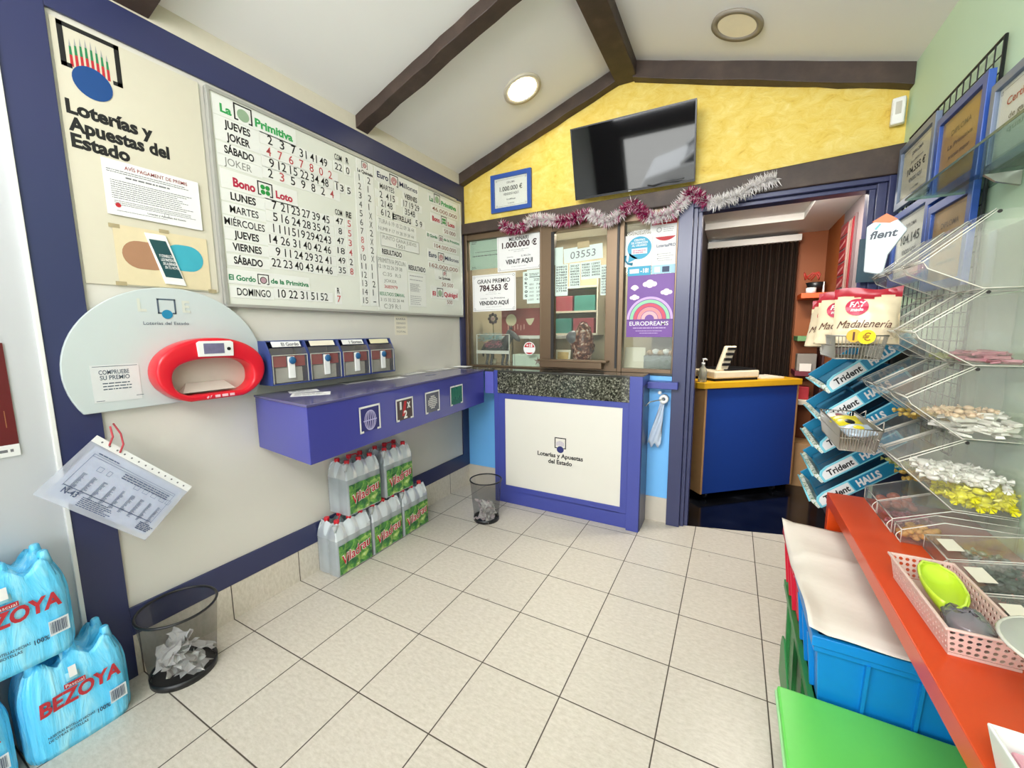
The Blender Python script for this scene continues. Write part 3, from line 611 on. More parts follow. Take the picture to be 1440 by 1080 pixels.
# ring: outline sampled as a superellipse with flattened foot
def ro(a, rx, ry, cx, cy, e=2.3):
    c, s = math.cos(a), math.sin(a); return (cx+rx*abs(c)**(2/e)*(1 if c > 0 else -1), cy+ry*abs(s)**(2/e)*(1 if s > 0 else -1))
N = 64
outer = [ro(2*PI*i/N, .228, .152, .107, .140, 2.1) for i in range(N)]; inner = [ro(2*PI*i/N, .170, .088, .105, .110, 2.6) for i in range(N)]
outer = [(x, max(y, .006)) for x, y in outer]; inner = [(x, max(y, .034)) for x, y in inner]
rg = MB().ring(outer, inner, .012, .105)
ring = rg.build('reader_ring', M_REDP, t, .012, seg=3)
MB().prism([(.103+(x-.103)*1.02, .113+(y-.113)*1.02) for x, y in inner], .014, .022).build('recess_back', mat('recess_cream', 'c4bcb0', .5), t)
MB().hexa([(-.02, .045, .024), (.20, .045, .024), (.17, .085, .024), (.01, .085, .024), (-.02, .045, .07), (.20, .045, .07), (.17, .085, .03), (.01, .085, .03)]).build('ticket_rest', mat('recess_cream', 'c4bcb0', .5), t)
dp = MB().prism([(.037, .208), (.185, .205), (.188, .27), (.176, .278), (.045, .278), (.034, .27)], .105, .112).build('display_panel', M_WHITE, t, .002)
MB().box(.060, .220, .112, .145, .267, .1135).build('screen', mat('lilac_grey_screen', '6e6a86', .2, vary=.25, scale=60), dp); MB().cyl((.165, .24, .112), (.165, .24, .115), .008).build('button', M_BLKP, dp)
mb = MB(); scribble(mb, .09, .014, .085, 1, .01, .012, .1062, 0, 32, .02); mb.add([(.058, .012, .1062), (.066, .020, .1062), (.062, .026, .1062), (.054, .018, .1062)], [(0, 1, 2, 3)]).add([(.068, .012, .1062), (.078, .026, .1062), (.072, .026, .1062)], [(0, 1, 2)])
mb.build('lettering', mat('pale_pink_print', 'e6b9c0', .5), ring)

# ------------------------------------------------------------------ hanging plastic pocket
c0 = Vector((-2.13, .578, 1.116)); c1 = Vector((-2.115, .856, .816)); c3 = Vector((-2.13, .395, .945))
t = thing('hanging_form_pocket', 'clear plastic pocket with printed form hanging askew on red string over the blue post', 'document pocket', basis(c0, c1-c0, c0-c3))
W_, H_ = (c1-c0).length, (c3-c0).length
card('pocket', W_, H_, M_POCKET, t, 0, -H_, .002, .0008)
fm = card('form_sheet', W_*.90, H_*.80, M_PAPERB, t, W_*.06, -H_*.93, 0, .001)
st_ = MB().box(0, -.026, .003, W_, 0, .0042).build('punched_strip', M_PAPER, t)
mb = MB(); [disc(mb, .03+k*.029, -.013, .0035, .0035, .0046, n=10) for k in range(13)]; mb.build('punch_hole', M_INK, st_)
mb = MB(); z = .0034; x0, x1 = W_*.10, W_*.92
for y in (-.058, -.066, -H_*.74, -H_*.745): rect(mb, x0, y, x1-x0, .0012, z)
for x in (x0, x1): rect(mb, x, -H_*.76, .0012, H_*.76-.058, z)
scribble(mb, x0+.01, -.052, .1, 1, .006, .004, z, 0, 20); scribble(mb, x0+.13, -.075, .2, 3, .008, .004, z, 0, 21)
for k in range(9):
    rr_ = random.Random(k)
    for q in range(26): rect(mb, x0+.02+k*.037, -.128-q*.0028, .007+.01*rr_.random(), .0012, z)
for k, w in ((1, .018), (2, .014), (5, .02), (6, .02), (7, .02), (8, .02), (8.8, .016)): bracket(mb, x0+.01+k*.036, -.105, w, .018, .001, z, .5)
mb.text('N-43', x0+.012, -H_*.84, .05, .02, z, bold=.02); scribble(mb, x0+.08, -H_*.80, .12, 6, .006, .003, z, 0, 22); scribble(mb, x0+.3, -H_*.80, .06, 5, .006, .004, z, 0, 23); mb.build('lettering', M_INKB, fm)
MB().tube([(.055, -.012, .006), (.04, .02, .008), (.012, .048, -.01)], .0035, 6).tube([(.10, -.016, .006), (.085, .015, .01), (.06, .045, -.02), (.035, .07, -.09)], .0035, 6).build('red_string', mat('red_string', 'b5424a', .7), t)

# red poster low on the white wall
t = thing('dark_red_poster', 'dark red poster with white foot strip at the far left of the white wall', 'poster', LEFT(.12, 1.075, LX+.006))
card('sheet', .285, .36, mat('oxblood_print', '5e1118', .4, vary=.1), t, 0, .038, 0, .004); f_ = card('foot_strip', .285, .042, M_PAPER, t, 0, -.004, 0, .005)
mb = MB(); scribble(mb, .21, .012, .06, 1, .01, .010, .0056, 0, 31); mb.build('lettering', M_INK, f_)
MB().box(.262, .10, .004, .264, .16, .0046).build('gold_line', mat('gold_line', 'a06a44', .5), t)
# ------------------------------------------------------------------ writing shelf on the left wall
A0, A1 = Vector((-1.70, 1.16, 0)), Vector((-1.878, 2.95, 0)); SD = (A1-A0).normalized(); SN = Vector((SD.y, -SD.x, 0)); SLEN = (A1-A0).length
t = thing('writing_shelf', 'long violet-blue wall shelf box with four white bracket logos on its front', 'shelf', basis((A0.x, A0.y, .885), SD, (0, 0, 1)))
TI = t.matrix_world.inverted()
def wl(mb): mb.v = [tuple(TI @ Vector(v)) for v in mb.v]; return mb
poly = [(A0.x, A0.y), (A1.x, A1.y), (LX+.015, 2.95), (LX+.015, 1.232)]
wl(MB().prism(poly, .885, 1.16)).build('body', M_SHELF, t, .003)
wl(MB().prism([(A0.x+.006, A0.y-.006), (A1.x+.006, A1.y), (LX+.015, 2.955), (LX+.015, 1.226)], 1.16, 1.172)).build('top', mat('violet_grey_top', '5a577f', .16, vary=.03), t, .002)
wl(MB().prism([(LX+.11, 1.75), (LX+.11, 2.945), (LX+.018, 2.945), (LX+.018, 1.75)], 1.172, 1.176)).build('grey_strip', mat('pale_shelf_strip', 'a9a7a0', .25), t)
def sh_logo(x, w, h, y, nm): 
    b = MB(); bracket(b, x, y, w, h, .011, .0035, .18); b.build('bracket', M_PAPER, t)
    k = MB(); rect(k, x+.011, y+.004, w-.022, h-.015, .002); k.build('logo_ground', nm, t)
sh_logo(.318, .163, .145, .072, mat('indigo_ground', '2a2a70', .5)); sh_logo(.618, .17, .138, .072, mat('brown_ground', '4a3a3a', .5)); sh_logo(.92, .175, .148, .062, mat('grey_ground', '5e5f6c', .5)); sh_logo(1.238, .185, .148, .062, mat('teal_ground', '0f5f55', .5))
g = MB(); cx, cy = .40, .135
for k in range(7):
    a = (k-3)/3*.95; rx = .052*math.sin(a)
    pts = [(cx+rx*math.cos(q), cy+.056*math.sin(q)) for q in [-PI/2+PI*i/14 for i in range(15)]]
    for (xa, ya), (xb, yb) in zip(pts, pts[1:]): g.quad((xa-.003, ya, .0036), (xa+.003, ya, .0036), (xb+.003, yb, .0036), (xb-.003, yb, .0036))
rect(g, cx-.052, cy-.003, .104, .006, .0036); g.build('globe', mat('pale_lilac', 'b9b4e0', .5), t)
MB().text('1', .655, .145, .018, .045, .0036, bold=.04).text('x', .725, .145, .035, .05, .0036, bold=.04).text('2', .69, .085, .035, .045, .0036, bold=.04).build('logo_digits', M_PAPER, t)
MB().quad((.70, .19, .0030), (.725, .19, .0030), (.70, .10, .0030), (.675, .10, .0030)).build('red_stroke', M_RED, t)
d_ = MB(); [disc(d_, 1.008+.016*i, .135+.013*j, .0062, .0055, .0036, n=8) for i in range(-3, 4) for j in range(-3, 4) if i*i+j*j <= 10]; d_.build('dotted_ball', M_PAPER, t)
d_ = MB(); [rect(d_, 1.262+.022*k, .10+.012*(k % 3), .006, .09-.01*(k % 2), .0036) for k in range(7)]; d_.build('green_streaks', mat('mint_streak', '3f9a78', .5), t)
# loose slips on the shelf
def sheet_on(x, y, a, w, h, label, z=1.1725, m=M_PAPER, name='paper_slip', grp='paper slips on the writing shelf', t_=.0008, txt=True):
    r = thing(name, label, 'paper', basis((x, y, z), (math.cos(a), math.sin(a), 0), (-math.sin(a), math.cos(a), 0)), grp)
    s = card('sheet', w, h, m, r, 0, 0, 0, t_)
    if txt:
        mb = MB(); scribble(mb, .015, h-.03, w-.03, max(2, int(h/.03)), .022, .009, t_+.0006, 0, int(x*100) % 50+60); mb.build('lettering', M_INKL, s)
    return r
sheet_on(-1.99, 1.27, .9, .19, .12, 'white printed slip lying askew on the near end of the writing shelf')
sheet_on(-2.10, 1.34, 1.1, .15, .10, 'second white slip half under the askew slip on the shelf', z=1.1735)
sheet_on(-2.08, 1.98, 1.45, .22, .10, 'white slip with curled edge in the middle of the writing shelf', z=1.173)
sheet_on(-2.14, 2.30, 1.62, .22, .11, 'pale printed slip on the far half of the writing shelf', z=1.177)
sheet_on(-2.15, 2.62, 1.6, .25, .09, 'thin white slip nearest the counter on the writing shelf', z=1.177)
sheet_on(-1.99, 2.36, 1.66, .10, .03, 'dark blue pen-sized card beside the pale slip on the shelf', z=1.1725, m=M_NAVY, name='dark_card', txt=False)
sheet_on(-2.235, 3.0, 0, .14, .10, 'white sheet lying where the shelf meets the counter glass', z=1.178, t_=.004, txt=False)

# ------------------------------------------------------------------ slip dispensers
M_DBLUE = mat('dispenser_blue', '33427c', .4)
M_SMOKE = clear('smoky_clear_flap', 'f8f7f4', .12, .08, 'b5b1aa', .4)
def dispenser(y, w, label, txt, lab_m, near):
    r = thing('slip_dispenser', label, 'dispenser', LEFT(y, 1.222), 'betting slip dispensers in a row above the shelf')
    D = .135; H = .235
    b = MB().box(0, 0, 0, w-.004, H, .006).box(0, 0, 0, w-.004, .006, D).box(0, H-.006, 0, w-.004, H, .095)
    side = [(0, 0), (D, 0), (D, .155), (.095, H), (0, H)]
    for x in (0, w-.009): b.prism(side, x, x+.005, fn=lambda p, q, z: (z, q, p))
    b.build('body', M_DBLUE, r, .0015)
    f = MB().box(.008, .008, D-.004, w-.012, .158, D-.002).hexa([(.008, .158, D-.004), (w-.012, .158, D-.004), (w-.012, .158, D-.002), (.008, .158, D-.002), (.008, .196, .113), (w-.012, .196, .113), (w-.012, .196, .115), (.008, .196, .115)])
    f.build('clear_flap', M_SMOKE, r)
    e = MB()
    for x in (.008, w-.014): e.box(x, .008, D-.002, x+.003, .158, D)
    e.box(.008, .156, D-.003, w-.012, .160, D); e.build('flap_rim', M_AEDGE, r)
    c = MB(); c.hexa([(.03, .202, .109), (w-.03, .202, .109), (w-.03, .202, .111), (.03, .202, .111), (.03, H-.004, .0935), (w-.03, H-.004, .0935), (w-.03, H-.004, .0955), (.03, H-.004, .0955)])
    ls = c.build('label_strip', lab_m, r)
    if txt:
        sl_ = lambda X, Y, Zz: (X, .204+Y*.92, .1122-Y*.47)
        MB().text(txt, w*.36, .004, .10, .019, 0, bold=.02, fn=sl_).build('lettering', M_INK, ls)
    s = MB().box(.03, .01, .05, w-.04, .09, .122); s.build('slip_stack', M_PAPER, r)
    rd = MB().box(.018, .095, .09, w*.40, .152, .127).box(w*.62, .095, .09, w-.024, .152, .127); rd.build('red_slips', mat('red_slip', 'c23a46', .6), r)
    lv = MB().box(w*.42, .03, D-.012, w*.60, .15, D+.001).build('lever', M_WHITE, r, .004)
    MB().ball((w*.53, .128, D+.004), (.021, .021, .008)).build('lever_knob', mat('petrol_knob', '245a86', .3), lv)
    return r
W = .222
for k, (lb, tx, lm) in enumerate([('slip dispenser labelled El Gordo, nearest the red ticket reader', 'El Gordo', M_PAPER), ('slip dispenser with cream unlettered strip, second from the red ticket reader', '', M_PCREAM), ('slip dispenser labelled 1 Sorteo, third from the red ticket reader', '1 Sorteo', M_PAPER), ('slip dispenser with pale yellow strip, nearest the counter glass', '', mat('pale_yellow_strip', 'd8d3ae', .5))]):
    dispenser(1.262+k*W, W, lb, tx, lm, k == 0)

# ------------------------------------------------------------------ mesh waste baskets
M_MESH = clear('black_wire_mesh', 'ffffff', .28, .4, '1f2023', .1)
def crumple(seed, w, h):
    r = random.Random(seed); P = [[(r.uniform(-1, 1), r.uniform(-1, 1), r.uniform(-1, 1)) for _ in range(6)] for _ in range(6)]
    return MB().grid(lambda u, v: ((u-.5)*w+P[int(u*5)][int(v*5)][0]*.012, (v-.5)*h+P[int(u*5)][int(v*5)][1]*.012, P[int(u*5)][int(v*5)][2]*.010), 5, 5, sm=False)
def basket(loc, r0, r1, H, label, n, seed, plab, grp, tones):
    b = thing('waste_basket', label, 'waste basket', loc)
    MB().lathe([(r0, .02), (r0+(r1-r0)*.5, H*.5), (r1, H-.008)], n=40, close=False).build('mesh_wall', M_MESH, b)
    MB().tube([(r1*math.cos(2*PI*i/40), r1*math.sin(2*PI*i/40), H-.004) for i in range(40)], .0055, 8, closed=True).build('rim', M_BLKP, b)
    MB().lathe([(r0-.004, 0), (r0+.003, 0), (r0+.004, .028), (r0-.001, .028)], n=40, close=False).build('foot_band', M_BLKP, b); MB().cyl((0, 0, .004), (0, 0, .008), r0-.004, n=32).build('base', M_BLKP, b)
    rr = random.Random(seed)
    for k in range(n):
        o = crumple(seed+k, rr.uniform(.08, .125), rr.uniform(.06, .10)).build('crumpled_paper', tones[k % len(tones)], None, solid=.0006)
        a = rr.uniform(0, 2*PI); q = (r0-.058)*math.sqrt(rr.random())
        hgt = .035+.095*(k/n)+.01*rr.random()
        o.matrix_world = Matrix.Translation((loc[0]+q*math.cos(a), loc[1]+q*math.sin(a), hgt)) @ Matrix.Rotation(rr.uniform(0, 6), 4, 'Z') @ Matrix.Rotation(rr.uniform(-.9, .9), 4, 'X') @ Matrix.Rotation(rr.uniform(-.9, .9), 4, 'Y')
        tag(o, plab, 'paper', grp)
basket((-2.088, .742, 0), .118, .142, .315, 'tall black mesh waste basket by the blue post and blue water packs', 14, 40, 'discarded slip lying in the large mesh basket by the blue post', 'discarded slips in the near basket', [M_PAPER, mat('slip_grey', 'c9c6c2', .7)])
basket((-1.672, 2.63, 0), .098, .125, .335, 'black mesh waste basket standing at the counter corner', 16, 80, 'crumpled pinkish slip in the basket at the counter corner', 'crumpled slips in the far basket', [mat('pinkish_slip', 'cfc2c2', .7), mat('slip_grey', 'c9c6c2', .7)])

# ------------------------------------------------------------------ bottled water packs
M_PET = clear('clear_bottle', 'f2f8fa', .16, .08, 'e4eff3', .5)
M_FILM = clear('shrink_film', 'fbfdfe', .34, .12, 'f0f7fa', .35)
M_FILMS = clear('shrink_film_white', 'fbfdfe', .66, .15, 'eef6f9', .4)
M_LABG = ramp_mat('green_forest_print', [(0.30, '1a4a2e'), (0.43, '2c6e3c'), (0.53, '5f9a40'), (0.63, 'a9c46a'), (0.74, 'e6ecd6')], 22, 7, .3, 0.0, (1, 1, 1), 0.0, .6)
def bottle_prof(H, R): return [(R*.85, 0), (R, .012), (R, H*.18), (R*.94, H*.22), (R, H*.26), (R, H*.60), (R*.97, H*.68), (R*.72, H*.80), (R*.42, H*.89), (R*.32, H*.92), (R*.32, H*.945)]
def film_shell(L, D, H, R, nb, z0, z1, nu=72, sh=.0):
    """wavy wrap round a pack: bulges over every bottle; returns point function"""
    per = []
    for i in range(nu):
        a = i/nu*2*(L+D)
        if a < L: x, y, nx, ny, q = a, 0, 0, -1, a/L*nb
        elif a < L+D: x, y, nx, ny, q = L, a-L, 1, 0, (a-L)/D*2
        elif a < 2*L+D: x, y, nx, ny, q = L-(a-L-D), D, 0, 1, (a-L-D)/L*nb
        else: x, y, nx, ny, q = 0, D-(a-2*L-D), -1, 0, (a-2*L-D)/D*2
        w = abs(math.sin(PI*q)); per.append((x, y, nx, ny, w))
    return per
def water_pack_clear(M, label, grp):
    """2 x 3 clear bottles; local x along the wall, y towards the wall, z up"""
    R, H = .0455, .345; L, D = 6*R, 4*R
    p = thing('water_pack', label, 'water bottles', M, grp)
    for i in range(3):
        for j in range(2):
            x, y = R+2*R*i, R+2*R*j
            b = MB().lathe(bottle_prof(H, R*.97), (x, y, 0), 20).build('bottle', M_PET, p)
            MB().lathe([(.0165, H*.94), (.0165, H), (.015, H+.004)], (x, y, 0), 16).build('cap', M_REDP, b)
    per = film_shell(L, D, H, R, 3, 0, H)
    per = [(x, y, nx, ny, max(w, .8) if (min(x, L-x) < R*.9 and min(y, D-y) < R*.9) else w) for x, y, nx, ny, w in per]
    def shell(z0, z1, m, name, a0=0, a1=72, off=.002, rows=5, shoulder=False):
        vs = []
        for k in range(rows+1):
            z = z0+(z1-z0)*k/rows; sq = 0
            if shoulder: sq = .036*(k/rows)**1.6
            for i in range(a0, a1+1):
                x, y, nx, ny, w = per[i % 72]; d = off-.007*(1-w)-sq
                xx = x+nx*d; yy = y+ny*d
                if i % 72 in (0, 18): pass
                vs.append((xx, yy, z-(.02*(1-w)*(k/rows) if shoulder else 0)))
        n = a1-a0+1
        return MB().add(vs, [(k*n+i, k*n+i+1, (k+1)*n+i+1, (k+1)*n+i) for k in range(rows) for i in range(n-1)], 0, True).build(name, m, p)
    shell(.005, .235, M_FILM, 'shrink_wrap'); shell(.235, .335, M_FILMS, 'shrink_wrap_shoulder', rows=8, shoulder=True)
    NL = round(72*L/(2*(L+D)))
    pl2 = shell(.012, .20, M_LABG, 'printed_label', 1, NL-1, .0045, 6)
    def wrapfn(X, Y, z):
        q = max(0, min(1, X/L)); w = abs(math.sin(PI*q*3)); return (X, -(.0105-.005*(1-w)), Y)
    MB().text('Viladrau', .028, .070, .222, .060, 0, bold=.05, rot=.19, slant=.18, fn=lambda X, Y, z: (wrapfn(X, Y, z)[0], wrapfn(X, Y, z)[1]+.0012, Y)).build('lettering_outline', M_PAPER, pl2)
    MB().text('Viladrau', .028, .070, .222, .060, 0, bold=.012, rot=.19, slant=.18, fn=wrapfn).build('lettering', mat('viladrau_red', 'c01f30', .4), pl2)
    MB().tube([(L*.35, D*.5, H*.94), (L*.42, D*.5, H+.012), (L*.58, D*.5, H+.012), (L*.65, D*.5, H*.94)], .004, 6).build('carry_strap', M_REDP, p)
    return p
G1 = 'clear mineral water packs stacked under the writing shelf'
def PK(x, y, z): return basis((x, y, z), (0, 1, 0), (-1, 0, 0))
p0 = water_pack_clear(PK(-2.052, 1.528, 0), 'clear six-bottle water pack, nearest the camera on the floor under the shelf', G1)
dup(p0, PK(-2.052, 1.812, 0), 'middle floor-level clear water pack between two packs under the shelf')
dup(p0, PK(-2.050, 2.096, 0), 'farthest floor-level clear water pack under the shelf towards the counter')
dup(p0, PK(-2.055, 1.632, .352), 'upper clear water pack stacked on the near pair under the shelf')
dup(p0, PK(-2.055, 1.946, .352), 'upper clear water pack stacked nearer the counter under the shelf')

M_AQUA = ramp_mat('aqua_film', [(0.3, '3dbcf0'), (0.52, '68d4ff'), (0.75, 'a8ecff')], 5, 5, .18, .8, (4, 4, .5), .012, .9, coat=.4)
def water_pack_blue(M, label, grp):
    R, H = .0475, .36; L, D = 6*R, 3.8*R
    p = thing('blue_water_pack', label, 'water bottles', M, grp); nu = 96; per = []
    rr = random.Random(11); rows = 16; vs = []
    for k in range(rows+1):
        v = k/rows; z = H*min(1, v*1.0)
        for i in range(nu):
            a = 2*PI*i/nu; e = 5; c, s = math.cos(a), math.sin(a)
            x = L/2*abs(c)**(2/e)*(1 if c >= 0 else -1); y = D/2*abs(s)**(2/e)*(1 if s >= 0 else -1)
            qx = (x/L+.5)*3; bul = abs(math.sin(PI*qx)) if abs(s) > .3 else abs(math.sin(PI*(y/D+.5)*2))
            dz = 1-.05*(1-bul)*(1 if .05 < v < .8 else .3)
            top = max(0, (v-.62)/.38); sc = (1-.16*top**1.6)*dz*(1-.06*max(0, .08-v)/.08)
            lump = .075*top*max(0, 1-((x/L*3) % 1-.5)**2*4) if top > 0 else 0
            hump = .5+.5*math.cos(2*PI*(qx-.5)); zz = z-(.042*(1-hump)*top)
            w = .0016*math.sin(i*1.7+k*.4)*(1 if v > .4 else .5)
            vs.append((L/2+x*sc+w, D/2+y*sc+w, zz))
    fs = [(k*nu+i, k*nu+(i+1) % nu, (k+1)*nu+(i+1) % nu, (k+1)*nu+i) for k in range(rows) for i in range(nu)]
    # top: cap over the bottle necks with humps
    base = rows*nu; m = 5
    for q in range(1, m+1):
        f = 1-q/m*.98
        for i in range(nu):
            x, y, z = vs[base+i]; cx, cy = L/2, D/2; X = cx+(x-cx)*f; Y = cy+(y-cy)*f; qx = X/L*3; hump = .5+.5*math.cos(2*PI*(qx-.5)); hy = .5+.5*math.cos(2*PI*(Y/D*2-.5))
            vs.append((X, Y, H-.042*(1-hump)-.024*(1-hy)+.012*hump*hy))
    fs += [((rows+q)*nu+i, (rows+q)*nu+(i+1) % nu, (rows+q+1)*nu+(i+1) % nu, (rows+q+1)*nu+i) for q in range(m) for i in range(nu)]
    fs.append(tuple((rows+m)*nu+i for i in range(nu))); fs.append(tuple(range(nu-1, -1, -1)))
    wr = MB().add(vs, fs, 0, True).build('film_wrap', M_AQUA, p)
    def fr(X, Y, z): 
        q = X/L*3; b = abs(math.sin(PI*q)); e = 2*abs(X/L-.5); yy = D/2*(1-(1-.05*(1-b))*(1-max(0, e**5)*.12)); return (X, yy-.0055-z, Y)
    MB().text('BEZOYA', .04, .175, .215, .05, 0, bold=.035, slant=.1, rot=.05, fn=fr).build('lettering', mat('bezoya_red', 'b52a35', .4), wr)
    MB().text('NUESTRAS BOTELLAS HECHAS', .05, .085, .12, .009, 0, bold=.02, fn=fr).text('DE OTRAS BOTELLAS', .05, .07, .10, .009, 0, bold=.02, fn=fr).text('100%', .178, .075, .035, .016, 0, bold=.02, fn=fr).build('small_lettering', mat('bottle_navy', '28445e', .5), wr)
    q = MB()
    def fq(x, y, w, h, z=0): q.add([fr(x, y, z), fr(x+w, y, z), fr(x+w, y+h, z), fr(x, y+h, z)], [(0, 1, 2, 3)])
    fq(.105, .235, .055, .018); q.build('red_badge', M_RED, wr)
    MB().text('Pascual', .109, .239, .047, .011, .0006, fn=fr).build('badge_lettering', M_PAPER, wr)
    q = MB(); fq(.215, .08, .05, .055); q.build('barcode_patch', mat('barcode_pale', 'd7e3e8', .4), wr); q = MB(); rb = random.Random(4); x = .218
    while x < .260: w = rb.choice((.0008, .0016, .0024)); fq(x, .088, w, .042, .0007); x += w+rb.choice((.001, .0016))
    q.build('barcode', M_INKB, wr)
    for i in range(3):
        for j in range(2): MB().lathe([(.021, -.02), (.015, .012), (.013, .026), (.009, .030)], (L/6*(2*i+1), D/4*(2*j+1), H-.012), 14).build('neck_bump', M_AQUA, p)
    st = MB().grid(lambda u, v: (L*(.40+.12*u), D*(-.02+.9*v), H-.10+.105*math.sin(min(1, v*2.2)*PI/2)), 3, 12).build('carry_strap', mat('handle_blue', '8fd0e4', .3), p, solid=.002)
    MB().add([(L*.425, D*-.02-.003, H-.088), (L*.495, D*-.02-.003, H-.088), (L*.495, D*.03-.004, H-.05), (L*.425, D*.03-.004, H-.05)], [(0, 1, 2, 3)]).build('strap_label', M_PAPER, st)
    return p
G2 = 'blue mineral water packs piled by the blue post'
b0 = water_pack_blue(PK(-2.045, .272, 0), 'aqua-wrapped water pack on the floor beside the near waste basket', G2)
dup(b0, PK(-2.03, -.03, 0), 'aqua-wrapped water pack at the bottom left corner, left of the floor pack')
dup(b0, PK(-2.04, .15, .375), 'aqua-wrapped water pack stacked on top of two floor packs')
# ------------------------------------------------------------------ back wall: screen, diploma, tinsel, sensor
bt, tt = Vector((-1.133, 3.145, 2.497)), Vector((-1.133, 3.005, 2.953))
t = thing('television', 'black flat television tilted down on the yellow gable wall', 'television', basis(bt, (1, 0.012, 0), tt-bt))
TW, TH = .845, .478
MB().box(0, 0, -.045, TW, TH, -.006).build('back_case', M_BLKP, t, .006)
MB().ring([(0, 0), (TW, 0), (TW, TH), (0, TH)], [(.008, .016), (TW-.008, .016), (TW-.008, TH-.008), (.008, TH-.008)], -.006, .004, sm=False).build('bezel', M_BLKP, t)
sc_ = MB().box(.008, .016, -.004, TW-.008, TH-.008, 0).build('screen', mat('screen_black', '0b0c0e', .045, vary=0, spec=.9, coat=.6), t)
MB().box(.40, .004, .004, .425, .010, .0045).build('logo_badge', M_METAL, t)
MB().cyl((TW/2, .22, -.045), (TW/2, .215, -.095), .03, n=12).box(TW/2-.1, .12, -.055, TW/2+.1, .30, -.045).build('wall_bracket', M_BLKP, t)
tag(MB().tube([(-.62, 3.16, 2.53), (-.56, 3.13, 2.505), (-.48, 3.145, 2.52), (-.40, 3.13, 2.51), (-.33, 3.16, 2.535), (-.36, 3.17, 2.515), (-.46, 3.155, 2.505), (-.55, 3.16, 2.515)], .005, 6).build('screen_cable', M_BLKP), 'black cable bunched under the television', 'cable')

def award(M, w, h, fr_m, paper, label, grp, lines, bwid=.035, depth=.022, frame_name='diploma', cat='framed certificate'):
    r = thing(frame_name, label, cat, M, grp)
    MB().ring([(0, 0), (w, 0), (w, h), (0, h)], [(bwid, bwid), (w-bwid, bwid), (w-bwid, h-bwid), (bwid, h-bwid)], 0, depth, sm=False).build('frame', fr_m, r, .002)
    s = card('certificate', w-2*bwid, h-2*bwid, paper, r, bwid, bwid, .004, .004)
    by = {}
    for tx, cx, y, ww, hh, ik in lines: by.setdefault(ik, MB()).text(tx, w*cx, h*y, w*ww, h*hh, .0095, center=True, bold=.015)
    for ik, mb in by.items(): mb.build('lettering', ik, s)
    k = MB(); a, b = bwid+.012, h-bwid-.012
    for x, y in ((bwid+.012, bwid+.012), (w-bwid-.024, bwid+.012), (bwid+.012, h-bwid-.024), (w-bwid-.024, h-bwid-.024)): bracket(k, x, y, .012, .012, .002, .0095, .4)
    rect(k, bwid+.03, bwid+.012, w-2*bwid-.06, .0015, .0095); rect(k, bwid+.03, h-bwid-.014, w-2*bwid-.06, .0015, .0095); k.build('border_print', M_INK, s)
    g = MB().box(bwid, bwid, .012, w-bwid, h-bwid, .0135).build('glass', clear('picture_glass', 'fbfcfa', .03, .1, 'e8ece8', .12), r)
    return r
M_BFRAME = mat('cobalt_frame', '2c4f9c', .35)
award(basis((-1.935, 3.225, 2.523), (1, 0, 0), (0, -.02, 1)), .39, .312, M_BFRAME, M_PAPER, 'blue framed prize diploma for 1.000.000 € on the yellow wall', None,
      [('DIPLOMA', .5, .73, .2, .05, M_INK), ('1.000.000 €', .5, .545, .56, .115, M_BLACK), ('VENDIDO AQUÍ', .5, .43, .38, .06, M_INK), ('EuroMillones', .5, .30, .22, .04, M_INK), ('Loterías', .5, .2, .16, .04, M_INKL)], .036)
# tinsel
TP = [(-1.80, 2.395), (-1.70, 2.35), (-1.63, 2.335), (-1.56, 2.36), (-1.50, 2.405), (-1.38, 2.39), (-1.27, 2.36), (-1.18, 2.355), (-1.06, 2.385), (-.98, 2.36), (-.88, 2.30), (-.78, 2.345), (-.70, 2.41), (-.65, 2.36), (-.60, 2.305), (-.52, 2.285), (-.43, 2.30), (-.37, 2.35), (-.32, 2.42), (-.27, 2.40), (-.21, 2.345), (-.15, 2.335), (-.09, 2.345), (-.02, 2.36), (.08, 2.41), (.18, 2.428)]
TPV = [Vector((x, 3.135, z)) for x, z in TP]
seg_l = [0]
for a, b in zip(TPV, TPV[1:]): seg_l.append(seg_l[-1]+(b-a).length)
t = thing('tinsel_garland', 'magenta and silver tinsel garland draped along the dark lintel over the counter windows', 'garland', TPV[0])
def tinsel(nm, m_, n, seed, keep):
    r = random.Random(seed); mb = MB()
    for _ in range(n):
        s = r.uniform(0, seg_l[-1]); i = max(k for k in range(len(seg_l)-1) if seg_l[k] <= s); f = (s-seg_l[i])/(seg_l[i+1]-seg_l[i]); p = TPV[i].lerp(TPV[i+1], f)-TPV[0]
        if not keep(s, r): continue
        d = (TPV[i+1]-TPV[i]).normalized(); a = r.uniform(0, 2*PI); u = Vector((d.z, 0, -d.x)); v = Vector((0, 1, 0))
        q = u*math.cos(a)+v*math.sin(a); q = (q+d*r.uniform(-.5, .5)).normalized(); L_ = r.uniform(.04, .066)
        if p.y+TPV[0].y+(q*L_).y > 3.163: q.y = -abs(q.y)*.5
        w = q.cross(Vector((r.uniform(-1, 1), r.uniform(-1, 1), r.uniform(-1, 1)))).normalized()*.0023
        e = p+q*L_+Vector((0, 0, r.uniform(-.008, .004))); mid = p+q*L_*.5
        mb.add([p-w, p+w, mid+w*1.2, mid-w*1.2, e], [(0, 1, 2, 3), (3, 2, 4)])
    return mb.build(nm, m_, t, merge=False)
tot = seg_l[-1]
mag = lambda s: math.sin(s*11.5) > .1 and s < tot*.82
tinsel('magenta_strands', mat('magenta_foil', 'a00f56', .35, .25), 4200, 5, lambda s, r: mag(s) or (s < tot*.8 and r.random() < .15))
tinsel('silver_strands', mat('silver_foil', 'f0ecea', .35, .15), 5600, 6, lambda s, r: not mag(s) or r.random() < .25)
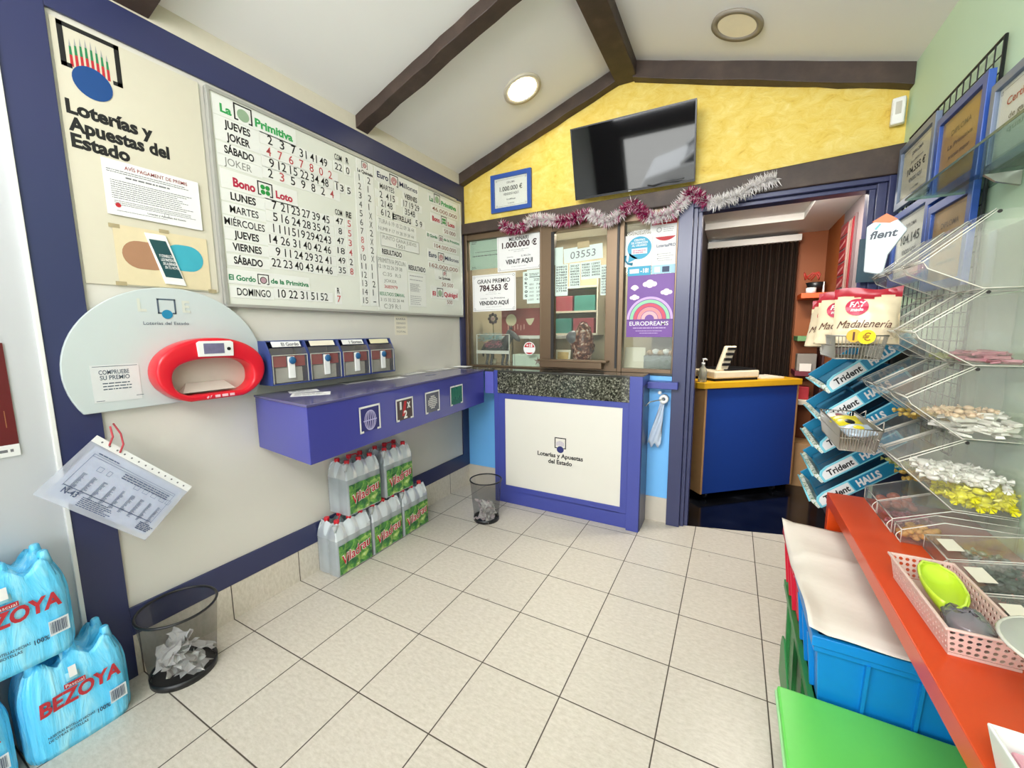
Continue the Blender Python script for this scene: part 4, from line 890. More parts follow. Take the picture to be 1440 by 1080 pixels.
tinsel('pink_strands', mat('pink_foil', 'dd95ba', .35, .2), 700, 7, lambda s, r: s < tot*.82)
MB().tube([p-TPV[0] for p in TPV], .004, 6).build('core_string', M_STEEL, t)
t = thing('motion_sensor', 'small white motion sensor in the top right corner of the yellow wall', 'sensor', basis((.715, 3.222, 2.63), (1, -.35, 0), (0, 0, 1)))
MB().hexa([(0, 0, 0), (.065, 0, 0), (.065, 0, .04), (.008, 0, .045), (0, .14, 0), (.065, .14, 0), (.065, .14, .04), (.008, .14, .045)]).build('housing', M_WHITE, t, .008)
MB().box(.012, .05, .0425, .05, .115, .0435).build('lens', mat('sensor_lens', 'b9b6ac', .3), t)

# ------------------------------------------------------------------ notices on the counter glass
def notice(name, label, x, z, w, h, m, y=3.2435, tilt=0.0, grp=None, cat='notice', t_=.0009):
    r = thing(name, label, cat, basis((x, y, z), (1, 0, tilt), (-tilt, 0, 1)), grp); s = card('sheet', w, h, m, r, t=t_); return r, s
def letters(parent, items, m, z=.0016):
    mb = MB()
    for tx, x, y, w, h, b in items: mb.text(tx, x, y, w, h, z, bold=b, center=True)
    return mb.build('lettering', m, parent)
def orn(parent, w, h, m=M_INK):
    k = MB(); z = .0015
    rect(k, .03, .012, w-.06, .0018, z); rect(k, .03, h-.014, w-.06, .0018, z); rect(k, .012, .03, .0018, h-.06, z); rect(k, w-.014, .03, .0018, h-.06, z)
    for x in (.02, w-.02):
        for y in (.02, h-.02): k.ring([(x+.011*math.cos(a*PI/6), y+.011*math.sin(a*PI/6)) for a in range(12)], [(x+.008*math.cos(a*PI/6), y+.008*math.sin(a*PI/6)) for a in range(12)], z, z+.0002)
    return k.build('border_print', m, parent)
r, s = notice('prize_notice', 'white PREMI MILIONARI 1.000.000 € notice on the first counter window', -1.897, 2.022, .435, .345, M_PAPER, 3.2425, .012); orn(s, .435, .345)
letters(s, [('PREMI', .217, .30, .10, .03, .03), ('MILIONARI', .217, .255, .19, .03, .03), ('VENUT AQUI', .217, .062, .265, .036, .035)], M_BLACK); letters(s, [('1.000.000 €', .22, .20, .34, .047, .035)], mat('wine_black', '3a2426', .6)); letters(s, [('El afortunado ganador', .217, .175, .2, .008, 0), ('del sorteo', .217, .16, .1, .007, 0), ('Loterías', .13, .115, .06, .012, 0), ('EL MILLÓN', .285, .115, .09, .014, .02), ('juego responsable', .217, .035, .15, .006, 0)], M_INK)
r, s = notice('prize_notice', 'white GRAN PREMIO 784.563 € notice low on the first counter window', -2.168, 1.680, .455, .33, M_PAPER, 3.2415, .006); orn(s, .455, .33)
letters(s, [('GRAN PREMIO', .227, .252, .345, .036, .035), ('VENDIDO AQUÍ', .227, .058, .315, .034, .035)], M_BLACK); letters(s, [('784.563 €', .227, .185, .30, .05, .035)], mat('wine_black', '3a2426', .6)); letters(s, [('a un acertante', .21, .168, .08, .007, 0), ('del sorteo de', .22, .152, .16, .006, 0), ('Loterías', .12, .11, .07, .014, 0), ('La Primitiva', .27, .11, .15, .014, .02), ('juego responsable', .227, .036, .16, .005, 0)], M_INK)
r, s = notice('certificate_sheet', 'pale green certificate sheet high in the corner of the first counter window', -2.20, 2.065, .39, .27, mat('pale_green_cert', 'b5cdbf', .6), 3.2530, .0)
mb = MB(); scribble(mb, .06, .15, .28, 1, .02, .005, .0016, 0, 41); scribble(mb, .03, .115, .33, 1, .02, .008, .0016, 0, 42); scribble(mb, .02, .24, .06, 2, .012, .006, .0016, 0, 43); scribble(mb, .02, .02, .05, 2, .012, .005, .0016, 0, 44); mb.build('lettering', M_INK, s)
r, s = notice('price_table', 'narrow upright strip of black figures beside the list on the first window', -1.642, 1.772, .06, .235, M_PGREEN, 3.2420); mb = MB(); [mb.text(c, .03, .02+k*.036, .028, .02, .0016, center=True, bold=.03) for k, c in enumerate(['S', '0', 'T', 'R', 'O', 'S'])]; mb.build('lettering', M_BLACK, s)
r, s = notice('price_table', 'pale green printed list headed 2020 at the right edge of the first window', -1.605, 1.735, .142, .285, M_PGREEN, 3.2435)
mb = MB().text('2020', .065, .19, .05, .022, .0016); [mb.text(a, .01, .155-k*.032, .055, .015, .0016).text(b, .09, .155-k*.032, .035, .015, .0016) for k, (a, b) in enumerate([('ENERO', '74'), ('MARZO', '17'), ('MAYO', '20'), ('JUNIO', '27'), ('JULIO', '41')])]; rect(mb, .005, .222, .13, .006, .0016); scribble(mb, .02, .25, .1, 2, .012, .005, .0016, 0, 45); mb.build('lettering', M_BLACK, s)
r = thing('age_limit_sticker', 'round red and white +18 sticker at the foot of the first window', 'sticker', BACK(-1.583, 1.345, 3.2425)); MB().cyl((0, 0, 0), (0, 0, .0008), .058, n=32).build('sheet', M_PAPER, r)
a = MB(); pts = [(.051*math.cos(q), .051*math.sin(q)) for q in [PI*.06+PI*.88*i/16 for i in range(17)]]; a.add([(x, y, .0012) for x, y in pts], [tuple(range(17))]); pts = [(.051*math.cos(q), .051*math.sin(q)) for q in [-PI*.75+PI*.5*i/10 for i in range(11)]]; a.add([(x, y, .0012) for x, y in pts], [tuple(range(11))]); a.build('red_fields', M_RED, r)
MB().text('+18', 0, .014, .062, .026, .0018, bold=.04, center=True).build('lettering', M_PAPER, r)
r = thing('starfish_sticker', 'grey starfish shape stuck at the foot of the first window', 'sticker', BACK(-1.50, 1.235, 3.2425)); st = MB(); st.prism([((.042 if i % 2 == 0 else .014)*math.sin(i*PI/5), (.042 if i % 2 == 0 else .014)*math.cos(i*PI/5)) for i in range(10)], 0, .002); st.build('star', mat('taupe_star', '7d7268', .6), r)
# middle window
def handlist(x, z, w, h, label, cols, y=3.2425, tilt=0.0, seed=1, m=None):
    r, s = notice('handwritten_list', label, x, z, w, h, m or M_PGREEN, y, tilt); mb = MB(); rr = random.Random(seed); n = int((h-.02)/.0215)
    for c in range(cols):
        for k in range(n): mb.text(''.join(rr.choice('0123456789') for _ in range(5)), .008+c*(w/cols), h-.028-k*.0215, w/cols-.016, .014, .0016, bold=.015)
    mb.build('lettering', M_BLACK, s)
r, s = notice('handwritten_number', 'white slip with handwritten number 03553 taped high on the middle window', -1.262, 2.046, .325, .115, M_PGREEN, 3.2425, .055)
MB().text('03553', .055, .028, .21, .055, .0016, slant=.1).build('lettering', M_INK, s)
MB().box(.12, .10, .001, .22, .15, .0016).build('tape', clear('sticky_tape', 'efe6cc', .45, .2, 'd8cba6', .4), r)
notice('blank_slip', 'blank pale slip at the left edge of the middle window beside number 03553', -1.347, 2.04, .075, .14, M_PGREEN, 3.2422, cat='paper')
handlist(-1.34, 1.787, .112, .255, 'long handwritten number list, leftmost under slip 03553', 1, seed=3)
handlist(-1.215, 1.842, .092, .20, 'narrow handwritten number list, second from the left under slip 03553', 1, seed=4)
handlist(-1.115, 1.906, .165, .138, 'wide two-column handwritten number list under slip 03553', 2, tilt=.03, seed=5)
handlist(-.953, 1.775, .062, .235, 'handwritten number list at the right edge of the middle window', 1, seed=6)
# third window
r, s = notice('phone_notice', 'white notice with turquoise speech bubble and telephone handset on the third window', -.782, 1.977, .215, .23, M_PAPER, 3.2415)
TQ = mat('turquoise_print', '2f9ec0', .5); b = MB(); disc(b, .122, .135, .088, .083, .0016); b.add([(.05, .10, .0016), (.04, .03, .0016), (.11, .06, .0016)], [(0, 1, 2)]); b.build('speech_bubble', TQ, s)
hs = MB().tube([(.018, .085, .003), (.02, .05, .003), (.04, .025, .003), (.075, .018, .003)], [.011, .006, .006, .011], 8); hs.build('handset', mat('dark_turquoise', '1f7f9c', .5), s)
letters(s, [('CENTRO', .122, .185, .08, .014, .03), ('DE ATENCIÓN', .122, .165, .12, .014, .03), ('AL USUARIO', .122, .146, .11, .014, .03)], M_PAPER, .0022); MB().box(.065, .09, .0018, .18, .132, .0022).build('white_box', M_PAPER, s); mb = MB(); scribble(mb, .075, .112, .10, 2, .014, .006, .0026, 0, 51); mb.build('small_print', mat('rose_print', 'c86a90', .6), s)
r, s = notice('age_strip', 'turquoise strip reading -18 under the speech bubble notice', -.742, 1.908, .17, .068, TQ, 3.2405); letters(s, [('-18!', .125, .02, .06, .03, .04)], M_PAPER); MB().box(.015, .018, .001, .085, .05, .0014).build('white_bar', M_PAPER, s)
r, s = notice('membership_notice', 'white LoteriasPRO notice with pale blue foot beside the speech bubble notice', -.566, 1.912, .178, .285, M_PAPER, 3.2425)
letters(s, [('LoteriasPRO', .095, .19, .13, .02, .02)], M_INKB); mb = MB(); scribble(mb, .04, .14, .12, 4, .016, .003, .0016, 0, 52); rect(mb, .035, .135, .008, .008, .0016); rect(mb, .035, .105, .008, .008, .0016); mb.build('small_print', M_INKL, s); MB().box(0, 0, .001, .178, .062, .0013).build('blue_foot', mat('pale_blue_print', '9cc6da', .5), s); MB().box(.075, .01, .0014, .125, .05, .0017).build('dark_label', M_INKB, s); MB().box(.02, .01, .0014, .06, .05, .0017).build('white_label', M_PAPER, s)
r = thing('round_sticker', 'round red and white sticker partly under the tinsel at the top of the third window', 'sticker', BACK(-.477, 2.245, 3.2400)); MB().cyl((0, 0, 0), (0, 0, .0008), .108, n=40).build('sheet', M_PAPER, r)
a = MB()
for a0, a1 in ((.05, .95), (-.75, -.25)): pts = [(.1*math.cos(PI*(a0+(a1-a0)*i/18)), .1*math.sin(PI*(a0+(a1-a0)*i/18))) for i in range(19)]; a.add([(x, y, .0012) for x, y in pts], [tuple(range(19))])
a.build('red_fields', M_RED, r); k = MB(); k.ring([(-.045+.018*math.cos(i*PI/12), -.02+.018*math.sin(i*PI/12)) for i in range(24)], [(-.045+.013*math.cos(i*PI/12), -.02+.013*math.sin(i*PI/12)) for i in range(24)], .0012, .0014); scribble(k, -.015, -.01, .085, 3, .013, .004, .0013, 0, 53); k.build('print', M_INKL, r); mb = MB(); scribble(mb, -.07, .03, .14, 1, .01, .006, .0018, 0, 54); mb.build('white_print', M_PAPER, r)
r, s = notice('purple_poster', 'purple EURODREAMS poster with rainbow and clouds on the third window', -.74, 1.445, .338, .465, mat('purple_print', '6b3a92', .45, vary=.12, scale=6), 3.2425, cat='poster')
CL = mat('cloud_pink', 'e6d2de', .5)
def cloud(x, y, w):
    b = MB(); [disc(b, x+dx*w, y+dy*w, rr*w, rr*w*.85, .0018+i*.00003, n=16) for i, (dx, dy, rr) in enumerate([(-.3, 0, .22), (0, .08, .3), (.3, 0, .22), (0, -.06, .26)])]; b.build('cloud', CL, s)
cloud(.165, .395, .10); cloud(.285, .33, .08); cloud(.055, .30, .07)
b = MB(); [b.add([(.055, .35, .0018), (.055+.035*math.cos(PI*(.15+.7*i/8)), .35+.045*math.sin(PI*(.15+.7*i/8)), .0018), (.055+.035*math.cos(PI*(.15+.7*(i+1)/8)), .35+.045*math.sin(PI*(.15+.7*(i+1)/8)), .0018)], [(0, 1, 2)]) for i in range(8)]; b.build('cloud', CL, s)
for k, (r0, r1, hx) in enumerate([(.150, .168, 'c3a3d8'), (.122, .145, '8fc8a0'), (.094, .118, 'c9465c'), (.064, .090, 'dd8a8a'), (.034, .060, 'e0a8ae')]):
    b = MB(); A = [PI*i/24 for i in range(25)]
    for a, c in zip(A, A[1:]): b.quad((.17+r0*math.cos(a), .135+r0*math.sin(a), .0019), (.17+r1*math.cos(a), .135+r1*math.sin(a), .0019), (.17+r1*math.cos(c), .135+r1*math.sin(c), .0019), (.17+r0*math.cos(c), .135+r0*math.sin(c), .0019))
    b.build('rainbow_band', mat('rainbow_%d' % k, hx, .5), s)
MB().box(.0, .125, .001, .338, .13, .0022).build('ground_strip', mat('deep_purple', '4c2672', .5), s)
letters(s, [('EURODREAMS', .165, .088, .285, .03, .05)], M_PAPER); mb = MB(); scribble(mb, .05, .066, .24, 1, .01, .006, .0016, 0, 55, .02); scribble(mb, .07, .045, .2, 1, .01, .004, .0016, 0, 56, .02); scribble(mb, .10, .028, .14, 1, .01, .004, .0016, 0, 57, .02); mb.build('small_print', mat('lilac_print', 'c8b0d8', .5), s)

# ------------------------------------------------------------------ things in the office behind the glass
tag(MB().box(-2.24, 3.30, 1.12, -.335, 3.72, 1.168).build('office_worktop', mat('office_worktop', 'b9b2a2', .4), None, .003), 'pale worktop running behind the three counter windows', 'worktop')
t = thing('toy_horse', 'grey toy horse with tinsel on its back behind the first window', 'toy horse', (-2.03, 3.425, 1.168))
h = MB(); h.ball((0, 0, .19), (.13, .055, .06), 16, 10); h.tube([(.09, 0, .20), (.14, 0, .27), (.165, 0, .33)], [.05, .04, .034], 10); h.ball((.20, 0, .315), (.065, .03, .034), 12, 8, fn=lambda p: Vector((p.x, p.y, p.z-.7*(p.x-.16))))
for x, y in ((-.09, -.03), (-.075, .03), (.085, -.03), (.10, .03)): h.tube([(x, y, .17), (x+.012, y, .09), (x-.006, y, .02), (x, y, 0)], [.024, .015, .011, .015], 8)
h.build('body', mat('dapple_grey', '4f4f52', .5, vary=.3, scale=30), t)
for y in (-.016, .016): MB().cyl((.165, y, .345), (.16, y, .385), .011, .002, 8).build('ear', mat('dapple_grey', '4f4f52', .5), t)
MB().tube([(-.12, 0, .21), (-.155, 0, .15), (-.15, 0, .08)], [.014, .018, .006], 8).build('tail', M_BLKP, t)
def fluff(nm, m_, n, c, ex, seed, par):
    r = random.Random(seed); mb = MB()
    for _ in range(n):
        p = Vector((c[0]+r.uniform(-1, 1)*ex[0], c[1]+r.uniform(-1, 1)*ex[1], c[2]+r.uniform(-1, 1)*ex[2])); q = Vector((r.uniform(-1, 1), r.uniform(-1, 1), r.uniform(-.3, 1))).normalized()*.045; w = q.cross(Vector((.3, 1, .2))).normalized()*.0022; mb.add([p-w, p+w, p+q], [(0, 1, 2)])
    mb.build(nm, m_, par, merge=False)
fluff('aqua_tinsel', mat('aqua_foil', '8fc4d2', .3, .4), 260, (-.06, -.02, .27), (.12, .05, .03), 1, t); fluff('pink_tinsel', mat('rose_foil', 'd9889f', .3, .4), 160, (.0, -.05, .20), (.09, .02, .025), 2, t)
tag(MB().box(-2.205, 3.34, 1.168, -1.84, 3.352, 1.173).box(-2.205, 3.34, 1.168, -2.20, 3.352, 1.47).box(-1.845, 3.34, 1.168, -1.84, 3.352, 1.47).box(-2.205, 3.34, 1.465, -1.84, 3.352, 1.47).box(-2.205, 3.335, 1.285, -1.84, 3.355, 1.315).build('white_rail_stand', M_WHITE), 'thin white open stand in front of the toy horse', 'display stand')
t = thing('box_carton', 'pale green carton lying beside the toy horse behind the glass', 'box', (-1.66, 3.42, 1.168)); MB().box(-.15, -.07, 0, .15, .07, .115).build('carton', mat('carton_pale', 'cfe0d2', .5), t, .002); MB().box(-.13, -.0715, .0, -.125, -.0700, .115).build('seam', M_INKL, t)
t = thing('red_game_box', 'red box with two pale discs standing on the office shelf', 'box', (-1.835, 3.60, 1.455)); MB().box(-.21, -.04, 0, .21, .06, .26).build('carton', mat('brick_red_print', '8e3a38', .5, vary=.2, scale=40), t, .002)
d_ = MB(); d_.cyl((-.10, -.04, .15), (-.10, -.043, .15), .058, n=24); d_.prism([(.06, .16), (.15, .165), (.14, .135), (.115, .10), (.095, .10), (.07, .135)], .04, .043, fn=lambda x, y, z: (x, -z, y)); d_.build('pale_discs', mat('disc_cream', 'd8cfae', .5), t); mb = MB(); [rect(mb, -.14+.035*k, .05+.01*(k % 2), .012, .05, .041) for k in range(6)]; mb.v = [(a, -c, b) for a, b, c in mb.v]; mb.build('pale_streaks', mat('pale_streak', 'c98f86', .5), t)
tag(MB().box(-2.08, 3.5, 1.425, -1.38, 3.78, 1.452).build('office_shelf', M_WHITE), 'white office shelf board carrying the red box', 'shelf')
t = thing('flower_ornament', 'dark flower ornament on a stem behind the first window', 'ornament', (-2.14, 3.55, 1.168)); f = MB(); [f.ball((.042*math.cos(k*PI/4), 0, .455+.042*math.sin(k*PI/4)), (.018, .006, .018), 8, 6) for k in range(8)]; f.build('petals', mat('plum_petal', '4b3b44', .6), t); MB().ball((0, -.006, .455), .02).build('centre', mat('pale_pink', 'cfa9b0', .5), t); MB().tube([(0, 0, .43), (.01, 0, .2), (0, 0, 0)], .005, 6).build('stem', mat('olive_stem', '7a744c', .6), t); MB().cyl((0, 0, 0), (0, 0, .05), .03, .035, 12).build('pot', M_PCREAM, t)
t = thing('office_cabinet', 'tall grey-beige cabinet at the back of the office', 'cabinet', (-2.03, 4.32, 0)); MB().box(-.20, -.17, 0, .20, .17, 2.1).build('carcass', mat('taupe_laminate', '8f836d', .5), t, .003)
for k in (-1, 1): 
    dd = MB().box(.003 if k > 0 else -.196, -.185, .02, .196 if k > 0 else -.003, -.172, 2.08).build('door', mat('taupe_laminate_light', '9c917c', .5), t, .002); MB().tube([(.03*k, -.19, 1.3), (.03*k, -.205, 1.32), (.03*k, -.205, 1.45), (.03*k, -.19, 1.47)], .005, 6).build('handle', M_METAL, dd)
t = thing('storage_shelf', 'wall shelf unit with red and green boxes deep in the office', 'shelf unit', (-1.55, 4.36, 1.45)); MB().box(-.27, -.12, 0, .27, .13, .02).box(-.27, -.12, .24, .27, .13, .26).box(-.27, -.12, .50, .27, .13, .52).box(-.28, -.12, 0, -.265, .13, .62).box(.265, -.12, 0, .28, .13, .62).build('frame', M_PCREAM, t)
for k, (x, z, hx, lb) in enumerate([(-.13, .02, '3f8a80', 'green file box on the lower office shelf'), (.12, .02, '9a4550', 'red file box on the lower office shelf'), (-.12, .26, 'a34a55', 'red file box on the middle office shelf'), (.13, .26, '4a9488', 'green file box on the middle office shelf')]):
    tag(MB().box(-1.55+x-.115, 4.25, 1.45+z, -1.55+x+.115, 4.46, 1.45+z+.16).build('file_box', mat('file_%s' % hx, hx, .5), None, .004), lb, 'box', 'file boxes on the office shelf')
tag(MB().box(-1.36, 4.475, 1.56, -1.27, 4.5, 1.80).box(-1.345, 4.468, 1.60, -1.285, 4.476, 1.64).box(-1.345, 4.468, 1.70, -1.285, 4.476, 1.74).build('switch_panel', M_PCREAM, None, .003), 'cream switch panel on the office back wall', 'switch')
t = thing('wrapped_basket', 'bag of dark patterned gift wrap standing behind the middle window', 'gift bag', (-1.18, 3.50, 1.168)); rr = random.Random(5); MB().ball((0, 0, .2), (.10, .08, .2), 18, 14, fn=lambda p: p+Vector((rr.uniform(-.012, .012), rr.uniform(-.012, .012), rr.uniform(-.012, .012)))*(1 if p.z > .02 else 0)).build('bag', ramp_mat('brown_floral_wrap', [(.35, '2a1c18'), (.5, '6a2f24'), (.58, 'b58a72'), (.66, 'd8d0c8')], 30, 5, .35, .2), t); MB().ball((-.08, -.02, .27), (.07, .05, .06), 12, 8).build('grey_bow', mat('grey_ribbon', '5d6068', .35), t)
t = thing('small_picture', 'small cream and yellow picture card leaning behind the middle window', 'picture', (-1.335, 3.40, 1.168)); MB().hexa([(-.065, 0, 0), (.065, 0, 0), (.065, .01, 0), (-.065, .01, 0), (-.07, .03, .16), (.07, .03, .16), (.07, .04, .16), (-.07, .04, .16)]).build('card', M_PCREAM, t); MB().hexa([(-.05, .000, .02), (.05, .000, .02), (.05, .004, .02), (-.05, .004, .02), (-.052, .024, .14), (.052, .024, .14), (.052, .028, .14), (-.052, .028, .14)]).build('print', mat('ochre_print', 'c9a868', .5, vary=.3, scale=30), t)
t = thing('desk_papers', 'cream ring binder sheets propped up behind the third window', 'papers', (-.72, 3.36, 1.168)); MB().hexa([(-.06, 0, 0), (.10, 0, 0), (.10, .01, 0), (-.06, .01, 0), (-.06, .05, .19), (.10, .05, .19), (.10, .06, .19), (-.06, .06, .19)]).build('sheet', M_PCREAM, t)
t = thing('glass_dish', 'grey glass storage box with white trinkets behind the third window', 'box', (-.50, 3.40, 1.168)); MB().box(-.12, -.06, 0, .12, .08, .13).build('box', clear('grey_glass', 'cfd6d4', .35, .1, 'a9b2b0', .6), t, .004)
for k in range(5): MB().ball((-.08+.04*k, 0, .15+.01*(k % 2)), (.03, .03, .022), 10, 6).build('trinket', M_PAPER if k % 2 else mat('trinket_tan', 'a98c6a', .5), t)
tag(MB().box(-.60, 3.56, 1.168, -.36, 3.60, 1.95).build('office_notice_board', mat('greige_board', 'a59a8c', .5)), 'greige board behind the purple poster in the third window', 'board')

# ------------------------------------------------------------------ ceiling lamps
def ceil_lamp(x, y, left, label, lit):
    n = Vector((-(APZ-EL), 0, (APX-LX))) if left else Vector((APZ-ER, 0, RX-APX)); n.normalize(); z = slope_z(x)
    t = thing('ceiling_lamp', label, 'ceiling lamp', basis((x, y, z), (n.z, 0, -n.x), (0, -1, 0)), None)
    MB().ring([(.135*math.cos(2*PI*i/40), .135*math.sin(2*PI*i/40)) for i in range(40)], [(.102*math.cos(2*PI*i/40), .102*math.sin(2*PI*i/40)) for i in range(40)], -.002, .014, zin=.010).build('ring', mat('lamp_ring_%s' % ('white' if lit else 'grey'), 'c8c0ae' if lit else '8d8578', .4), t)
    MB().cyl((0, 0, 0), (0, 0, .008), .103, n=40).build('diffuser', mat('lamp_lit', 'fff3d2', .5, vary=0, emit=22.0) if lit else mat('lamp_unlit_glow', 'd9cfb4', .5, emit=.12), t)  # the unlit diffuser gets a faint added glow
ceil_lamp(-1.396, 2.752, True, 'lit round recessed lamp on the left ceiling slope', True)
ceil_lamp(-.077, 2.805, False, 'unlit round recessed lamp with grey ring on the right ceiling slope', False)

# ------------------------------------------------------------------ back room
ca, cb = Vector((-.172, 3.80, 0)), Vector((.533, 4.435, 0)); cd = (cb-ca).normalized(); cn = Vector((cd.y, -cd.x, 0)); cl = (cb-ca).length
t = thing('sales_desk', 'blue desk on castors with bright yellow top in the back room', 'desk', basis((ca.x, ca.y, 0), cd, Vector((-cd.y, cd.x, 0))))
MB().box(0, 0, .06, cl, .018, 1.0).build('front_panel', mat('desk_blue', '1d3f8f', .4), t, .002); WD = mat('desk_wood', 'b58a5c', .5, vary=.12, scale=12)
MB().box(-.018, 0, .06, 0, .30, 1.0).build('end_panel', WD, t); MB().box(cl, 0, .06, cl+.018, .30, 1.0).build('end_panel', WD, t); MB().box(0, .018, .08, cl, .30, .10).build('bottom_shelf', WD, t)
MB().prism([(-.05, -.03), (cl+.02, -.03), (cl+.02, .33), (-.05, .33), (-.085, .29), (-.085, .02)], 1.0, 1.055).build('top', mat('desk_yellow', 'd9a520', .35), t, .006)
for x, y in ((.08, .06), (cl-.14, .06), (.08, .25), (cl-.14, .25)): MB().cyl((x-.012, y, .028), (x+.012, y, .028), .028, n=16).cyl((x, y, .028), (x, y, .06), .008, n=8).build('castor', M_BLKP, t)
def on_desk(u, v, z=1.0555): p = ca+cd*u+Vector((-cd.y, cd.x, 0))*v; return basis((p.x, p.y, z), cd, Vector((-cd.y, cd.x, 0)))
t = thing('shop_scale', 'cream shop scale with raised tilted display on the yellow desk', 'scale', on_desk(.08, .015)); SC = mat('scale_cream', 'd8cbae', .4)
MB().box(.0, 0, .02, .46, .30, .085).build('base', SC, t, .012); MB().box(.12, .02, .085, .45, .29, .10).build('pan', M_BLKP, t, .004); MB().box(.01, .01, 0, .45, .29, .02).build('underside', M_BLKP, t)
dd = MB().hexa([(.06, .05, .085), (.15, .03, .085), (.15, .06, .085), (.06, .08, .085), (.14, .05, .30), (.24, .03, .30), (.24, .06, .30), (.14, .08, .30)]).build('display_head', SC, t, .01)
k = MB(); [k.hexa([(.10+.016*i, .025, .13+.045*i), (.165+.016*i, .022, .13+.045*i), (.165+.016*i, .04, .13+.045*i), (.10+.016*i, .05, .13+.045*i), (.108+.016*i, .025, .152+.045*i), (.175+.016*i, .022, .152+.045*i), (.175+.016*i, .04, .152+.045*i), (.108+.016*i, .05, .152+.045*i)]) for i in range(4)]; k.build('display_windows', M_BLKP, dd)
t = thing('pump_bottle', 'small clear pump bottle at the near corner of the yellow desk', 'bottle', on_desk(-.03, .03)); MB().lathe([(.03, 0), (.034, .006), (.034, .09), (.024, .12), (.013, .135), (.013, .145)], n=20).build('body', clear('gel_bottle', 'e6e6da', .35, .06, 'cfcfc0', .7), t)
MB().cyl((0, 0, .145), (0, 0, .165), .014, n=14).cyl((0, 0, .165), (0, 0, .19), .005, n=10).tube([(-.008, 0, .192), (.02, 0, .194), (.036, 0, .186)], .007, 8).build('pump', M_WHITE, t)
sheet = thing('flat_tray', 'flat pale tray beside the scale on the yellow desk', 'tray', on_desk(.60, .06)); MB().box(0, 0, 0, .26, .2, .012).build('tray', M_PCREAM, sheet)
# accordion curtain
t = thing('folding_curtain', 'dark brown pleated folding curtain across the back room', 'curtain', (-.285, 4.84, 0)); pts = []
n = 88; vs = []; 
for i in range(n+1):
    x = .785*i/n; y = .022*math.sin(i*PI/2+.4)+.008*math.sin(i*.7); vs += [(x, y, .01), (x+.0, y, 2.325)]
MB().add(vs, [(2*i, 2*i+2, 2*i+3, 2*i+1) for i in range(n)]).build('pleats', ramp_mat('pleat_brown', [(.3, '17110d'), (.6, '33261e'), (.8, '4d3b2f')], 4, 4, .5, 0.0, (8, 8, .2)), t, solid=.004)
MB().box(-.0, -.05, 2.325, .80, .05, 2.385).build('rail', M_WHITE, t, .003)
t = thing('orange_shelf_unit', 'burnt orange alcove shelves crowded with boxes beside the curtain', 'shelf unit', (.632, 4.735, 0))
for z, m_ in ((1.775, mat('bright_orange', 'd9571c', .4)), (1.385, mat('sage_green_board', '5f8a58', .5)), (1.06, mat('maroon_board', '6b2530', .5)), (.79, M_PCREAM)): MB().box(-.11, -.14, z, .10, .15, z+.045).build('shelf_board', m_, t, .002)
MB().box(-.11, .15, .30, .10, .16, 1.78).build('back_panel', M_ORWALL, t); MB().box(.085, -.15, 0, .10, .15, 1.78).build('side_panel', mat('dark_maroon', '3c1a18', .5), t); MB().box(-.11, -.14, 0, .085, .10, .42).build('plinth', mat('tan_carton', 'b08a5e', .6), t)
def small(name, lb, c, x, y, z, w, d, h, hx, bev=.004): tag(MB().box(x-w/2, y-d/2, z, x+w/2, y+d/2, z+h).build(name, mat('c_'+hx, hx, .5), None, bev), lb, c)
t = thing('jar_basket', 'white lidded jar in a dark basket with red loops on the orange shelf', 'basket', (.622, 4.70, 1.8205)); MB().cyl((-.02, -.03, 0), (-.02, -.03, .05), .04, n=16).build('jar', M_WHITE, t); k = MB().lathe([(.05, .03), (.075, .10)], (.02, .03, 0), 16, close=False); k.build('dark_basket', M_BLKP, t, solid=.004); MB().tube([(-.05+.1*math.sin(i*.5)*.6+.03, .02*math.cos(i), .12+.07*abs(math.sin(i*.8))) for i in range(16)], .007, 6).build('red_loops', mat('red_loop', 'a33226', .5), t); [MB().cyl((.07, -.05, 0), (.07, -.05, .10), .01, .004, n=8).build('nozzle_bottle', M_WHITE, t)]
small('grey_parcel', 'grey rumpled parcel on the maroon shelf of the orange alcove', 'parcel', .61, 4.69, 1.1055, .15, .12, .16, '7d7870'); small('white_box', 'white box in front of the grey parcel in the orange alcove', 'box', .60, 4.612, 1.1055, .09, .025, .07, 'd8d4cc', .002); small('red_can', 'red tin on the lowest board of the orange alcove', 'tin', .60, 4.69, .8355, .10, .10, .12, 'a3242c')
# magazine rack on the mauve wall
t = thing('card_rack', 'tall hanging rack of red scratch cards on the mauve wall inside the door', 'rack', RIGHT(4.30, 1.70, .734)); MB().box(0, 0, 0, .46, .62, .012).build('back_sheet', mat('rack_grey', '5b4a4c', .5), t)
for k in range(6): s_ = MB().box(.012, .02+.1*k, .012, .24, .105+.1*k, .0155).build('red_card', mat('scratch_red', '74151f', .4, vary=.25, scale=30), t); MB().quad((.03, .03+.1*k, .016), (.21, .065+.1*k, .016), (.21, .085+.1*k, .016), (.03, .05+.1*k, .016)).build('pale_stripe', mat('pale_stripe', '99605f', .5), s_)
for k in range(3): MB().hexa([(.26+.06*k, .0, .013), (.305+.06*k, .0, .013), (.305+.06*k, .0, .02), (.26+.06*k, .0, .02), (.27+.06*k, .58, .013), (.315+.06*k, .60, .013), (.315+.06*k, .60, .018), (.27+.06*k, .58, .018)]).build('pale_slip_stack', [mat('rose_grey', '8c756e', .5), mat('old_rose', '7a5f56', .5), mat('scratch_red', '74151f', .4)][k], t)
tag(MB().box(.16, 3.60, 2.412, .30, 3.66, 2.42).build('ceiling_spot', M_BLKP), 'small dark square spotlight in the back room ceiling', 'spotlight')
